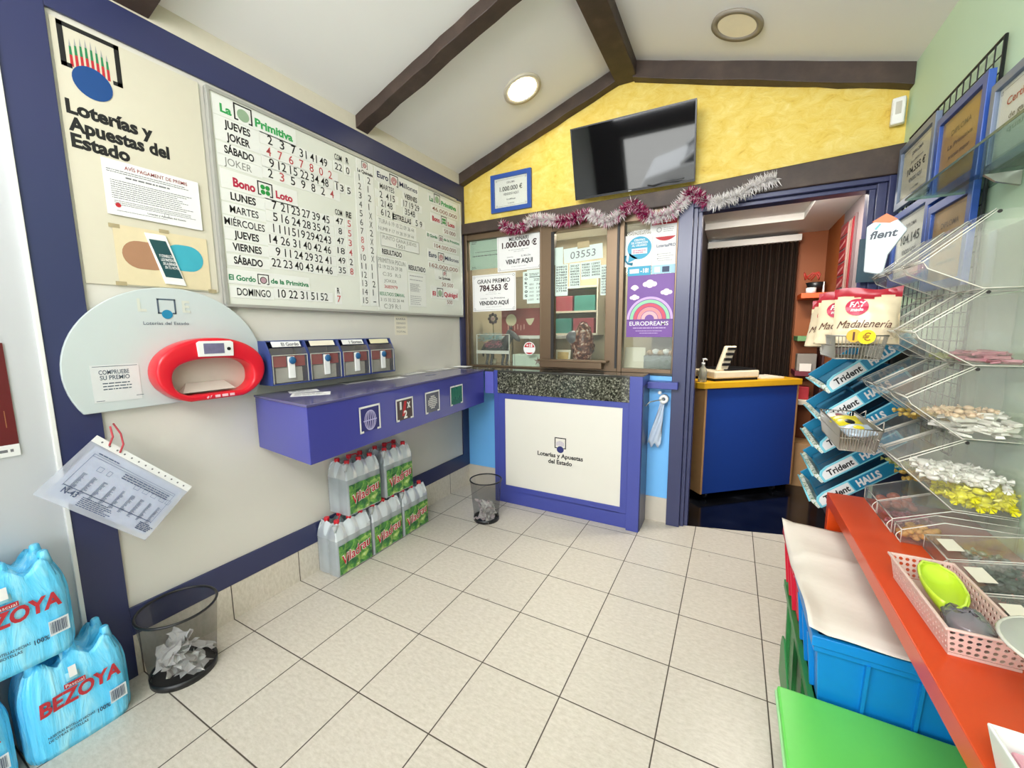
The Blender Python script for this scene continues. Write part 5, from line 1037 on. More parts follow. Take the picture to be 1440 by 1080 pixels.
# ------------------------------------------------------------------ red counter on the right
CT = .82
M_RC = mat('orange_red_laminate', 'cf4512', .28, vary=.03, scale=4)
t = thing('snack_counter', 'orange-red counter slab along the mint green wall carrying the candy bins', 'counter', (.585, .6, 0))
def q_(mb): return rel(mb, .585, .6)
q_(MB().box(.38, -.9, CT-.046, .785, 2.06, CT)).build('top', M_RC, t, .002); q_(MB().box(.382, 2.02, 0, .785, 2.06, CT-.046)).build('end_panel', M_RC, t, .002); q_(MB().box(.765, -.9, 0, .785, 2.02, CT-.046)).build('back_panel', M_RC, t); q_(MB().box(.382, -.9, 0, .765, -.86, CT-.046)).build('end_panel', M_RC, t, .002)
# tubs beneath
def tub(name, label, x0, x1, y0, y1, z0, z1, m, taper=.03, ribs=True, group=None):
    r = thing(name, label, 'storage tub', ((x0+x1)/2, (y0+y1)/2, z0), group); ox, oy = (x0+x1)/2, (y0+y1)/2
    hx, hy, H = (x1-x0)/2, (y1-y0)/2, z1-z0; k = taper; w = .005
    def ringv(z, g): f = k*(1-z/H); return [(-hx+f+g, -hy+f+g, z), (hx-f-g, -hy+f+g, z), (hx-f-g, hy-f-g, z), (-hx+f+g, hy-f-g, z)]
    vs = ringv(0, 0)+ringv(H, 0)+ringv(H, w)+ringv(.006, w)
    MB().add(vs, [(0, 3, 2, 1), (12, 13, 14, 15)]+[(a*4+i, a*4+(i+1) % 4, (a+1)*4+(i+1) % 4, (a+1)*4+i) for a in range(3) for i in range(4)]).build('shell', m, r, .003)
    MB().ring([(-hx-.012, -hy-.012), (hx+.012, -hy-.012), (hx+.012, hy+.012), (-hx-.012, hy+.012)], [(-hx+w, -hy+w), (hx-w, -hy+w), (hx-w, hy-w), (-hx+w, hy-w)], H-.03, H, sm=False).ring([(-hx-.006, -hy-.006), (hx+.006, -hy-.006), (hx+.006, hy+.006), (-hx-.006, hy+.006)], [(-hx+w, -hy+w), (hx-w, -hy+w), (hx-w, hy-w), (-hx+w, hy-w)], H-.048, H-.03, sm=False).build('rim', m, r, .002)
    if ribs:
        for u in (-.55, -.1, .35, .8):
            f0 = k; MB().hexa([(hx*u, -hy+f0-.012, .01), (hx*u+.008, -hy+f0-.012, .01), (hx*u+.008, -hy+f0+.004, .01), (hx*u, -hy+f0+.004, .01), (hx*u, -hy-.010, H-.045), (hx*u+.008, -hy-.010, H-.045), (hx*u+.008, -hy+.004, H-.045), (hx*u, -hy+.004, H-.045)]).build('rib', m, r)
        for v in (-.6, 0, .6): MB().hexa([(-hx+k-.012, hy*v, .01), (-hx+k+.004, hy*v, .01), (-hx+k+.004, hy*v+.01, .01), (-hx+k-.012, hy*v+.01, .01), (-hx-.010, hy*v, H-.045), (-hx+.004, hy*v, H-.045), (-hx+.004, hy*v+.01, H-.045), (-hx-.010, hy*v+.01, H-.045)]).build('rib', m, r)
    return r
M_TB = mat('tub_blue', '0b7cc4', .35); M_TR = mat('tub_red', 'c9203a', .35); M_TG = mat('tub_dark_green', '2f7f42', .4); M_LG = mat('lid_green', '68cf58', .4, vary=.02)
tub('storage_crate', 'dark green crate under the blue and red tubs beside the red counter', .255, .70, 1.30, 1.93, .0, .455, M_TG, .012, True)
tub('storage_tub', 'blue ribbed plastic tub under the edge of the red counter', .245, .72, 1.285, 1.615, .456, .672, M_TB, .018)
tub('storage_tub', 'red plastic tub behind the blue tub under the red counter', .240, .72, 1.645, 1.965, .456, .672, M_TR, .018)
t = thing('crate_flap', 'dark green hinged flap hanging on the crate below the red tub', 'flap', (.212, 1.52, .27)); MB().prism([(-.20, .0), (.10, .0), (.11, .10), (.09, .15), (.05, .165), (-.10, .10), (-.20, .08)], 0, .006, fn=lambda x, y, z: (z-.003, x, y)).build('panel', M_TG, t, .002)
t = thing('lidded_tub', 'translucent tub with flat bright green lid in the foreground by the red counter', 'storage tub', (.42, .93, 0)); x0, x1, y0, y1 = -.255, .34, -.60, .355
MB().hexa([(x0+.05, y0+.04, 0), (x1-.04, y0+.04, 0), (x1-.04, y1-.03, 0), (x0+.05, y1-.03, 0), (x0+.006, y0+.01, .462), (x1-.01, y0+.01, .462), (x1-.01, y1-.01, .462), (x0+.006, y1-.01, .462)]).build('body', mat('milky_plastic', 'c3d8c4', .35, trans=.3), t, .01)
MB().box(x0, y0, .462, x1, y1, .482).build('lid', M_LG, t, .006); MB().box(x0-.004, y0-.004, .45, x1+.004, y1+.004, .464).build('lid_rim', mat('pale_green_rim', 'a5dba0', .4), t, .003)
# paper sheet lying over the tub tops
r = random.Random(9)
t = thing('wrapping_paper', 'large creased white paper sheet lying over the red and blue tubs', 'paper')
def pap(u, v):
    x = .222+.36*u-.0*v; y = 1.262+.715*v+.006*math.sin(u*9); z = .6865+.004*math.sin(u*5+v*9)*math.sin(v*13)+.012*math.exp(-((v-.62)/.03)**2)*.4
    if u < .12: z += .02*(.12-u)/.12*math.sin(v*6+1)
    if v < .04: z -= .006
    return (x, y, z+.006)
MB().grid(pap, 26, 40).build('sheet', mat('kraft_white_paper', 'd9d2c6', .6, vary=.03, scale=6, bump=.3, bscale=9), t, solid=.0012)

# ------------------------------------------------------------------ acrylic candy bins
ZB = [.927, 1.158, 1.385, 1.613]; ZL = [1.066, 1.278, 1.486, 1.700]; XB, XLp, XBK = .638, .500, .782
YC = [1.735, 1.908, 2.081, 2.254]
def candy_bin(y0, y1, zb, zl, ztop, label, grp, lid=True):
    r = thing('candy_bin', label, 'candy bin', (XBK, y0, zb), grp); th = .0035; w = y1-y0-.003
    P = [(XBK, zb), (XB, zb), (XLp+.012, zl-.02), (XLp, zl-.004), (XLp, zl)]
    P = [(a-XBK, b-zb) for a, b in P]
    s = MB()
    for (a, b), (c, d) in zip(P, P[1:]): s.hexa([(a, 0, b), (c, 0, d), (c, w, d), (a, w, b), (a+.001, 0, b+th), (c+.003, 0, d+.001), (c+.003, w, d+.001), (a+.001, w, b+th)])
    zt = ztop-zb-.006; xt = XB-XBK+.01
    side = [(0, 0), (XB-XBK, 0), (XLp+.012-XBK, zl-.02-zb), (XLp-XBK, zl-zb), (xt, zt), (0, zt)]
    s.prism(side, 0, th, fn=lambda x, y, z: (x, z, y)); s.prism(side, w-th, w, fn=lambda x, y, z: (x, z, y)); s.box(-.003, 0, 0, 0, w, zt)
    s.build('box', M_ACRYL, r)
    e = MB()
    for y in (.0015, w-.0015):
        e.tube([(0, y, .001), (XB-XBK, y, .001), (XLp-XBK+.012, y, zl-.02-zb), (XLp-XBK, y, zl-zb), (xt, y, zt)], .0019, 5)
    e.tube([(XB-XBK, 0, 0), (XB-XBK, w, 0)], .0018, 5); e.tube([(XLp-XBK, 0, zl-zb), (XLp-XBK, w, zl-zb)], .0022, 6); e.build('bright_edges', M_AEDGE, r)
    l = MB(); a, b = (XLp-XBK-.004, zl-zb+.004), (xt-.004, zt+.001)
    l.hexa([(a[0], .004, a[1]), (b[0], .004, b[1]), (b[0], w-.004, b[1]), (a[0], w-.004, a[1]), (a[0], .004, a[1]+.003), (b[0], .004, b[1]+.003), (b[0], w-.004, b[1]+.003), (a[0], w-.004, a[1]+.003)])
    l.tube([(a[0]-.006+.012*math.sin(q*PI/8), .004, a[1]-.004-.012*(1-math.cos(q*PI/8))) for q in range(9)], .0018, 5)
    n = 8; cur = [(a[0]+.010-.014*math.cos(q*PI/n-.6), a[1]-.010+.014*math.sin(q*PI/n-.6)) for q in range(n+1)]
    for (x0_, z0_), (x1_, z1_) in zip(cur, cur[1:]): l.quad((x0_-.012, .004, z0_+.008), (x1_-.012, .004, z1_+.008), (x1_-.012, w-.004, z1_+.008), (x0_-.012, w-.004, z0_+.008))
    lo = l.build('lid', M_ACRYL, r)
    ed = MB().tube([(a[0], .004, a[1]+.003), (b[0], .004, b[1]+.003)], .0018, 5).tube([(a[0], w-.004, a[1]+.003), (b[0], w-.004, b[1]+.003)], .0018, 5).tube([(a[0]-.002, .004, a[1]), (a[0]-.002, w-.004, a[1])], .002, 5); ed.build('lid_edges', M_AEDGE, lo)
    MB().cyl((b[0]+.006, .002, b[1]-.006), (b[0]+.006, -.0015, b[1]-.006), .005, n=10).build('hinge_pin', M_DARK, r)
    return r
RN = ['lowest slanted row', 'second slanted row from below', 'third slanted row from below', 'topmost slanted row']; CN = ['near', 'middle', 'far']
for k in range(4):
    zt = ZB[k+1] if k < 3 else 1.84
    for c in range(3): candy_bin(YC[c], YC[c+1], ZB[k], ZL[k], zt, 'clear acrylic candy bin, %s bin of the %s' % (CN[c], RN[k]), 'clear candy bins stacked on the red counter')
# base row on the counter
def base_bin(y0, y1, label, xf=.50, zf=.868, zt=.922, xt=XB, card_=False):
    r = thing('candy_bin', label, 'candy bin', (XBK, y0, CT), 'clear candy bins stacked on the red counter'); w = y1-y0-.003; th = .0035; dx = xf-XBK
    s = MB().box(dx, 0, .0005, 0, w, th); s.box(dx, 0, 0, dx+th, w, zf-CT); side = [(dx, 0), (dx, zf-CT), (xt-XBK, zt-CT), (0, zt-CT), (0, 0)]
    s.prism(side, 0, th, fn=lambda x, y, z: (x, z, y)); s.prism(side, w-th, w, fn=lambda x, y, z: (x, z, y)); s.build('box', M_ACRYL, r)
    e = MB()
    for y in (.0015, w-.0015): e.tube([(dx, y, 0), (dx, y, zf-CT), (xt-XBK, y, zt-CT), (0, y, zt-CT)], .0018, 5)
    e.tube([(dx, 0, zf-CT), (dx, w, zf-CT)], .002, 5).tube([(dx, 0, .001), (dx, w, .001)], .0018, 5); n = 10
    e.tube([(dx-.012*math.sin(q*PI/n), .003, .004+(zf-CT-.008)*q/n) for q in range(n+1)], .0016, 5); e.build('bright_edges', M_AEDGE, r)
    l = MB().hexa([(dx-.006, .004, zf-CT+.002), (xt-XBK, .004, zt-CT+.001), (xt-XBK, w-.004, zt-CT+.001), (dx-.006, w-.004, zf-CT+.002), (dx-.006, .004, zf-CT+.005), (xt-XBK, .004, zt-CT+.004), (xt-XBK, w-.004, zt-CT+.004), (dx-.006, w-.004, zf-CT+.005)]); lo = l.build('lid', M_ACRYL, r)
    if card_:
        f = lambda u, v: (dx+.012+.035*u, .04+(w-.08)*v, zf-CT+.0065+(zt-zf)*((.012+.035*u)/(xt-xf)))
        MB().quad(f(0, 0), f(1, 0), f(1, 1), f(0, 1)).build('price_card', M_PCREAM, lo)
    return r
base_bin(1.735, 1.895, 'clear acrylic bin of rose sweets on the red counter under the bin stack'); base_bin(1.90, 2.06, 'clear acrylic bin with orange sweets at the far end of the red counter')
base_bin(1.665, 1.73, 'narrow clear bin of nuts in front of the pink basket', .505, .862, .905, .60)
for a, b, lb in ((1.50, 1.66, 'low clear bin with flat lid next to the nut bin'), (1.335, 1.495, 'low clear bin of dark green wrapped sweets beside the pink basket'), (1.17, 1.33, 'low clear bin nearest the camera beside the pink basket')): base_bin(a, b, lb, .556, .862, .905, .775, True)

# ------------------------------------------------------------------ sweets
def sweet_mesh(kind):
    mb = MB()
    if kind == 'wrap':
        mb.ball((0, 0, 0), (.013, .009, .008), 8, 6)
        for s in (-1, 1):
            for k in range(5): a = k*2*PI/5; b = a+1.0; mb.add([(s*.011, 0, 0), (s*.024, .009*math.cos(a), .009*math.sin(a)), (s*.024, .009*math.cos(b), .009*math.sin(b))], [(0, 1, 2)])
    elif kind == 'nut': mb.ball((0, 0, 0), (.015, .0095, .0085), 8, 6)
    elif kind == 'bar': mb.box(-.03, -.009, -.004, .03, .009, .004).add([(-.03, -.01, 0), (-.036, -.011, .003), (-.036, .011, .003), (-.03, .01, 0)], [(0, 1, 2, 3)]).add([(.03, -.01, 0), (.036, -.011, -.003), (.036, .011, -.003), (.03, .01, 0)], [(0, 1, 2, 3)])
    else: mb.ball((0, 0, 0), (.016, .016, .012), 9, 6)
    return mb
PROTO = {}
def sweets(n, x0, x1, y0, y1, z0, z1, kind, m, name, label, grp, cat='sweet', seed=1, sc=1.0, slope=0.0):
    r = random.Random(seed); key = (kind, m.name)
    for k in range(n):
        if key in PROTO: o = bpy.data.objects.new(name, PROTO[key]); COL.objects.link(o)
        else: o = sweet_mesh(kind).build(name, m); PROTO[key] = o.data
        f = k/n; x = r.uniform(x0, x1); z = z0+(z1-z0)*f+slope*(x-x0)
        o.matrix_world = Matrix.Translation((x, r.uniform(y0, y1), z)) @ Matrix.Rotation(r.uniform(0, 6), 4, 'Z') @ Matrix.Rotation(r.uniform(-.5, .5), 4, 'X') @ Matrix.Scale(sc*r.uniform(.9, 1.1), 4)
        tag(o, label, cat, grp)
MY = mat('yellow_wrapper', 'd8d22a', .3, vary=.25, scale=90); MWp = mat('white_wrapper', 'dedcd0', .35, vary=.15, scale=90); MP = mat('pink_wrapper', 'a06a70', .35, vary=.3, scale=90); MO = mat('orange_jelly', 'c4694a', .3, vary=.25, scale=60); MN = mat('tan_nut', 'b98a4a', .5, vary=.3, scale=70); MDG = mat('dark_green_wrapper', '3e4f48', .25, vary=.5, scale=90); MSV = mat('silver_wrapper', '8f9390', .2, .3, vary=.3, scale=90); MRW = mat('rose_wrapper', '9c5a62', .3, vary=.3, scale=80); MGW = mat('gold_wrapper', 'c0a24e', .3, .2, vary=.3, scale=90)
ya, yb = 1.752, 1.892
sweets(120, .655, .77, ya, yb, .942, 1.0, 'wrap', MY, 'yellow_sweet', 'yellow wrapped sweet in the lowest slanted near bin', 'yellow sweets', seed=1, sc=1.35)
sweets(75, .585, .765, ya, yb, 1.02, 1.05, 'wrap', MWp, 'white_sweet', 'white wrapped sweet above the yellow ones in the lowest slanted near bin', 'white sweets', seed=2, sc=1.35, slope=-.10)
sweets(60, .63, .765, ya, yb, 1.168, 1.225, 'bar', MWp, 'sweet_stick', 'white wrapped stick in the second slanted near bin', 'white sweet sticks', seed=3)
sweets(22, .59, .74, ya, yb, 1.225, 1.24, 'wrap', mat('beige_wrapper', 'c9b08e', .35, vary=.2, scale=90), 'beige_sweet', 'beige wrapped sweet on the white sticks of the second near bin', 'beige sweets', seed=4)
sweets(34, .645, .72, ya, yb, 1.396, 1.425, 'bar', MP, 'sweet_stick', 'dusky pink sweet stick in the third slanted near bin', 'pink sweet sticks', seed=5)
sweets(26, .56, .76, 1.925, 2.065, 1.168, 1.20, 'wrap', MGW, 'gold_sweet', 'gold wrapped sweet in the second slanted middle bin', 'gold sweets', seed=6)
sweets(26, .60, .76, 1.925, 2.065, .938, .97, 'wrap', MGW, 'gold_sweet', 'gold wrapped sweet in the lowest slanted middle bin', 'gold sweets below', seed=16)
sweets(20, .60, .74, 2.09, 2.24, .938, .96, 'wrap', mat('lime_wrapper', 'a9b060', .3, vary=.3, scale=90), 'lime_sweet', 'lime wrapped sweet in the lowest slanted far bin', 'lime sweets', seed=8)
sweets(16, .64, .74, 1.925, 2.065, 1.396, 1.41, 'wrap', mat('lime_wrapper', 'a9b060', .3, vary=.3, scale=90), 'lime_sweet', 'lime wrapped sweet in the third slanted middle bin', 'lime sweets above', seed=9)
sweets(26, .52, .62, 1.915, 2.04, .835, .858, 'ball', MO, 'jelly_sweet', 'orange jelly sweet at the far end of the red counter', 'orange sweets', seed=10)
sweets(24, .52, .62, 1.75, 1.88, .833, .848, 'wrap', MRW, 'rose_sweet', 'rose wrapped sweet in the near counter-level bin under the stack', 'rose sweets', seed=11)
sweets(48, .515, .60, 1.675, 1.72, .833, .866, 'nut', MN, 'nut', 'shelled nut in the narrow bin beside the pink basket', 'nuts', 'nut', seed=12)
sweets(16, .62, .74, 1.52, 1.64, .833, .848, 'wrap', MSV, 'silver_sweet', 'silver wrapped sweet in the flat-lidded bin next to the nuts', 'silver sweets', seed=13)
sweets(60, .60, .76, 1.355, 1.475, .833, .872, 'wrap', MDG, 'dark_green_sweet', 'dark green wrapped sweet in the bin beside the pink basket', 'dark green sweets', seed=14)
sweets(12, .68, .76, 1.36, 1.47, .868, .876, 'wrap', MRW, 'rose_sweet', 'rose wrapped sweet lying among the dark green ones', 'rose sweets on green', seed=15)
sweets(30, .60, .76, 1.19, 1.31, .833, .855, 'wrap', MDG, 'dark_green_sweet', 'dark green wrapped sweet in the bin nearest the camera', 'dark green sweets near', seed=17)

# ------------------------------------------------------------------ things on the near part of the red counter
t = thing('perforated_basket', 'pale pink perforated plastic basket holding the lime scoop on the red counter', 'basket', yaw_at((.48, 1.262, CT+.0005), .03)); w_, l_, h_ = .062, .158, .066
M_PK = mat('pale_pink_plastic', 'd8b9ae', .4)
def holed(mb, fn, nu, nv, r):
    """a panel with rows of round holes"""
    for i in range(nu):
        for j in range(nv):
            c = ((i+.5)/nu, (j+.5)/nv); K = 8
            out = [((i+a)/nu, (j+b)/nv) for a, b in ((1, .5), (1, 1), (.5, 1), (0, 1), (0, .5), (0, 0), (.5, 0), (1, 0))]
            inn = [(c[0]+r/nu*math.cos(2*PI*q/K), c[1]+r/nv*math.sin(2*PI*q/K)) for q in range(K)]
            mb.add([fn(*p) for p in out]+[fn(*p) for p in inn], [(q, (q+1) % K, K+(q+1) % K, K+q) for q in range(K)])
s = MB(); k = .008
holed(s, lambda u, v: (-w_+k*(1-v)+(2*w_-2*k*(1-v))*u, -l_+k*(1-v), .008+v*(h_-.012)), 9, 4, .34); holed(s, lambda u, v: (-w_+k*(1-v)+(2*w_-2*k*(1-v))*u, l_-k*(1-v), .008+v*(h_-.012)), 9, 4, .34)
holed(s, lambda u, v: (w_-k*(1-v), -l_+k*(1-v)+(2*l_-2*k*(1-v))*u, .008+v*(h_-.012)), 22, 4, .34); holed(s, lambda u, v: (-w_+k*(1-v), -l_+k*(1-v)+(2*l_-2*k*(1-v))*u, .008+v*(h_-.012)), 22, 4, .22)
s.build('perforated_sides', M_PK, t, solid=.002); MB().ring([(-w_-.006, -l_-.006), (w_+.006, -l_-.006), (w_+.006, l_+.006), (-w_-.006, l_+.006)], [(-w_+.001, -l_+.001), (w_-.001, -l_+.001), (w_-.001, l_-.001), (-w_+.001, l_-.001)], h_-.006, h_, sm=False).build('rim', M_PK, t, .002); MB().box(-w_+k, -l_+k, 0, w_-k, l_-k, .006).build('base', M_PK, t)
t = thing('candy_scoop', 'lime green plastic scoop lying in the pale pink basket', 'scoop', basis((.475, 1.29, CT+.058), (-.18, -1, -.02), (1, -.18, -.25)))
sc2 = MB()
def scp(u, v):
    x = -.085+.175*u; wd = .042*(min(1, .85+u*.6) if u < .45 else math.sqrt(max(0.05, 1-((u-.45)/.56)**2))); e = max(0, (.22-u)/.22)
    wd *= math.sqrt(max(.02, 1-e*e)); a = (v-.5)*PI*1.05
    return (x-.01*e, wd*math.sin(a), max(.028*(1-math.cos(a))-.02, -.02+.036*e*e))
sc2.grid(scp, 22, 12); sc2.build('bowl', mat('lime_plastic', 'b6d032', .3), t, solid=.003)
MB().tube([(-.096, 0, .014), (-.082, .030, .012), (-.05, .040, .009), (0, .043, .008), (.05, .030, .004), (.088, .004, -.015)], .0028, 6).tube([(-.096, 0, .014), (-.082, -.030, .012), (-.05, -.040, .009), (0, -.043, .008), (.05, -.030, .004), (.088, -.004, -.015)], .0028, 6).build('rim', mat('lime_bright', 'cfe65a', .3), t)
t = thing('plastic_bag', 'silvery clear bag crumpled under the lime scoop', 'bag', (.48, 1.175, CT+.03)); rr = random.Random(21); MB().ball((0, 0, .012), (.042, .055, .028), 14, 10, fn=lambda p: p+Vector((rr.uniform(-.006, .006), rr.uniform(-.006, .006), rr.uniform(-.006, .006)))).build('bag', clear('silvery_film', 'd5d3d6', .5, .1, '9b999f', .9), t)
MB().box(-.02, -.02, .0, .02, .03, .008).build('contents', MO, t)
t = thing('round_jar', 'round clear jar with milky lid at the right edge of the red counter', 'jar', (.548, .975, CT+.0005)); MB().lathe([(.05, 0), (.055, .01), (.06, .118)], n=28, close=False).build('jar', M_ACRYL, t); MB().lathe([(.0, .122), (.075, .124), (.100, .130), (.106, .137), (.102, .140), (.073, .130), (.0, .128)], n=40, close=False).build('lid', clear('milky_lid', 'eef0ea', .55, .15, 'd9dad2', .7), t); MB().tube([(.104*math.cos(2*PI*i/40), .104*math.sin(2*PI*i/40), .138) for i in range(40)], .0035, 6, closed=True).build('lid_rim', M_AEDGE, t)
t = thing('open_container', 'white tapered container with pink inside at the bottom right edge', 'container', (.482, .745, CT+.0005))
x0, x1, y0, y1, H = -.10, .14, -.14, .105, .065; f = .012
vs = [(x0+f, y0+f, 0), (x1-f, y0+f, 0), (x1-f, y1-f, 0), (x0+f, y1-f, 0), (x0, y0, H), (x1, y0, H), (x1, y1, H), (x0, y1, H), (x0+.006, y0+.006, H), (x1-.006, y0+.006, H), (x1-.006, y1-.006, H), (x0+.006, y1-.006, H), (x0+f+.006, y0+f+.006, .006), (x1-f-.006, y0+f+.006, .006), (x1-f-.006, y1-f-.006, .006), (x0+f+.006, y1-f-.006, .006)]
MB().add(vs, [(0, 3, 2, 1), (12, 13, 14, 15)]+[(a*4+i, a*4+(i+1) % 4, (a+1)*4+(i+1) % 4, (a+1)*4+i) for a in range(3) for i in range(4)]).build('shell', M_WHITE, t, .004); MB().box(x0+.02, y0+.02, .006, x1-.02, y1-.02, .045).build('pink_contents', mat('pink_fill', 'd79aa8', .5, vary=.2, scale=40), t, .004)

# ------------------------------------------------------------------ wire grid with framed diplomas on the green wall
t = thing('wire_grid', 'black square wire grid panel hung on the mint green wall', 'wire grid', (.772, 2.62, 1.75)); g = MB(); ya, yb, za, zb = -.435, .44, -.75, .755
for i in range(16): y = ya+(yb-ya)*i/15; g.tube([(0, y, za), (0, y, zb)], .0024, 5)
for j in range(28): z = za+(zb-za)*j/27; g.tube([(.004, ya, z), (.004, yb, z)], .0024, 5)
g.build('wires', M_BLKP, t, merge=False); MB().tube([(.002, ya, za), (.002, yb, za), (.002, yb, zb), (.002, ya, zb)], .006, 8, closed=True).build('rim', M_BLKP, t)
MBR = mat('amber_parchment', 'b5894a', .5, vary=.18, scale=12); GW = 'framed diplomas on the wire grid'
def wall_award(y, z, w, h, paper, label, lines): award(RIGHT(y, z, .764), w, h, M_BFRAME if paper is not M_PCREAM else mat('slate_frame', '6d7a90', .35), paper, label, GW, lines, .034, .022)
wall_award(3.09, 2.135, .46, .325, M_PCREAM, 'slate framed diploma for 104.555 € at the far top of the wire grid', [('DIPLOMA', .5, .74, .3, .05, M_INK), ('EuroMillones', .5, .62, .34, .04, M_INKL), ('104.555 €', .5, .46, .5, .10, M_BLACK), ('VENDIDO AQUÍ', .5, .33, .36, .06, M_INK), ('Loterías', .5, .2, .24, .04, M_INKL)])
bl = [('DIPLOMA', .5, .68, .4, .06, mat('sepia_print', '6a4a26', .6)), ('La Primitiva', .5, .54, .5, .05, mat('sepia_print', '6a4a26', .6)), ('premio mayor', .5, .42, .42, .05, mat('sepia_print', '6a4a26', .6)), ('Loterías del Estado', .5, .28, .44, .04, mat('sepia_print', '6a4a26', .6))]
wall_award(2.605, 2.05, .42, .355, MBR, 'blue framed amber diploma at the top of the wire grid', bl)
award(RIGHT(2.155, 2.03, .766), .42, .30, mat('slate_frame', '6d7a90', .35), M_PAPER, 'slate framed white certificate with red print nearest the camera beside the wire grid', GW, [('Certificat', .4, .66, .4, .08, M_RED), ('de garantia', .45, .5, .4, .06, M_INK), ('qualitat', .45, .36, .4, .06, M_INK)], .03)
award(RIGHT(3.07, 1.72, .764), .47, .39, M_BFRAME, M_PAPER, 'blue framed white diploma ending 4145 low on the wire grid', GW, [('DIPLOMA', .5, .74, .3, .05, M_INK), ('104.145', .5, .54, .52, .11, M_BLACK), ('VENDIDO AQUÍ', .5, .40, .4, .06, M_INK), ('La Primitiva', .5, .26, .3, .05, M_INKL)], .036)
award(RIGHT(2.59, 1.66, .764), .40, .375, M_BFRAME, MBR, 'blue framed amber diploma low on the wire grid under the glass shelf', GW, bl, .036)
# glass shelf
t = thing('glass_shelf', 'green-edged glass shelf projecting from the mint wall above the candy bins', 'shelf', (.68, 1.4, 2.005)); MB().box(-.108, -1.3, -.004, .108, .845, .004).build('pane', M_SHELFGLASS, t); MB().box(-.1095, -1.3, -.0042, -.108, .845, .0042).build('front_edge', M_GEDGE, t)
MB().box(-.108, .845, -.0042, .108, .847, .0042).build('far_edge', clear('pale_glass_edge', 'dff0ea', .6, .1, 'b9d6cc', .8), t)
for y in (.6, .05): s_ = MB().prism([(.108, -.004), (.02, -.004), (.05, -.03), (.108, -.05)], y, y+.012, fn=lambda a, b, c: (a, c, b)).build('support', M_STEEL, t)

# ------------------------------------------------------------------ gum trays beyond the bins
M_GB = mat('gum_tray_blue', '1681a8', .35, vary=.06, scale=8); M_GD = mat('gum_tray_deep', '17688c', .35); M_AQ = mat('aqua_rim', '79c8d8', .35); M_GP = ramp_mat('gum_packets', [(.35, 'b8c4bc'), (.5, 'dfe2dc'), (.58, '8aa06a'), (.66, '4a6a78')], 70, 3, .4, .2)
def gum_tray(x, y, z, tilt, label, halls=True, wid=.42, red=False):
    ca_, sa = math.cos(tilt), math.sin(tilt); r = thing('gum_tray', label, 'display tray', basis((x, y, z), (ca_, 0, sa), (0, 1, 0)), 'blue gum trays on the rack beside the door')
    L_ = .36; H = .062
    MB().box(0, 0, 0, L_, wid, .006).box(.0, wid-.005, .006, L_, wid, H).box(L_-.005, 0, .006, L_, wid, H).box(L_*.5, .2, .006, L_*.5+.004, wid, .05).build('tray', M_GB, r, .002)
    MB().box(.02, .012, .006, L_-.02, wid*.48, .018).box(.02, wid*.52, .006, L_-.02, wid-.012, .018).build('inner_floor', M_GD, r)
    side = [(0, 0), (L_, 0), (L_, H), (.05, H), (.018, H-.008), (.004, H*.6)]
    sp_ = MB().prism(side, -.006, 0, fn=lambda a, b, c: (a, c, b)).build('side_panel', M_AQ, r, .002)
    MB().prism([(.012, .008), (.16, .008), (.16, H-.008), (.055, H-.008), (.026, H-.016), (.014, H*.55)], -.0068, -.006, fn=lambda a, b, c: (a, c, b)).build('white_field', M_PAPER, sp_)
    fy = lambda X, Y, Zz: (X, -.0075, Y)
    MB().text('Trident', .035, .018, .115, .026, 0, bold=.03, slant=.15, fn=fy).build('lettering', M_BLACK, sp_)
    if halls: MB().box(.165, -.0068, .006, L_-.01, -.006, H-.006).build('blue_field', M_GB, sp_); MB().text('HALLS', .185, .016, .10, .03, 0, bold=.05, slant=.1, fn=fy).build('white_lettering', M_PAPER, sp_)
    fr_ = MB(); n = 6
    for q in range(n): a, b = q/n*wid, (q+.9)/n*wid; fr_.hexa([(-.01, a, .002), (.008, a, .002), (.008, b, .002), (-.01, b, .002), (-.016, a, .05), (.004, a, .05), (.004, b, .05), (-.016, b, .05)])
    fr_.build('gum_packets', M_GP, r, .002); MB().tube([(-.018, 0, .05), (-.018, wid, .05)], .004, 6).build('front_lip', M_AQ, r)
    if red: [MB().box(.05+.0*i, .02+.03*i, .02, .22, .045+.03*i, .034).build('red_dotted_packet', mat('red_dotted', 'c8402e', .4, vary=.5, scale=160), r) for i in range(2)]
    return r
for k, (x, y, z, lb, rd) in enumerate([(.410, 2.33, 1.205, 'topmost blue gum tray under the wire basket of cake bags', False), (.410, 2.33, 1.055, 'second gum tray from the top with red dotted packets behind the lower wire basket', True), (.405, 2.33, .918, 'middle gum tray of five with white packets at its lip', False), (.415, 2.33, .775, 'fourth gum tray from the top lettered Trident and HALLS', False), (.412, 2.33, .648, 'lowest gum tray beside the end of the red counter', False)]):
    gum_tray(x, y, z, .70, lb, True, .40, rd)
t = thing('tray_rack', 'dark metal rack carrying the five blue gum trays', 'rack', (.70, 2.53, 0))
MB().box(-.01, -.19, .0, .015, -.165, 1.45).box(-.01, .165, .0, .015, .19, 1.45).box(-.26, -.19, 0, .06, -.165, .03).box(-.26, .165, 0, .06, .19, .03).box(-.004, -.165, .3, .008, .165, 1.45).build('frame', mat('rack_black', '1b1c22', .5), t, .003)

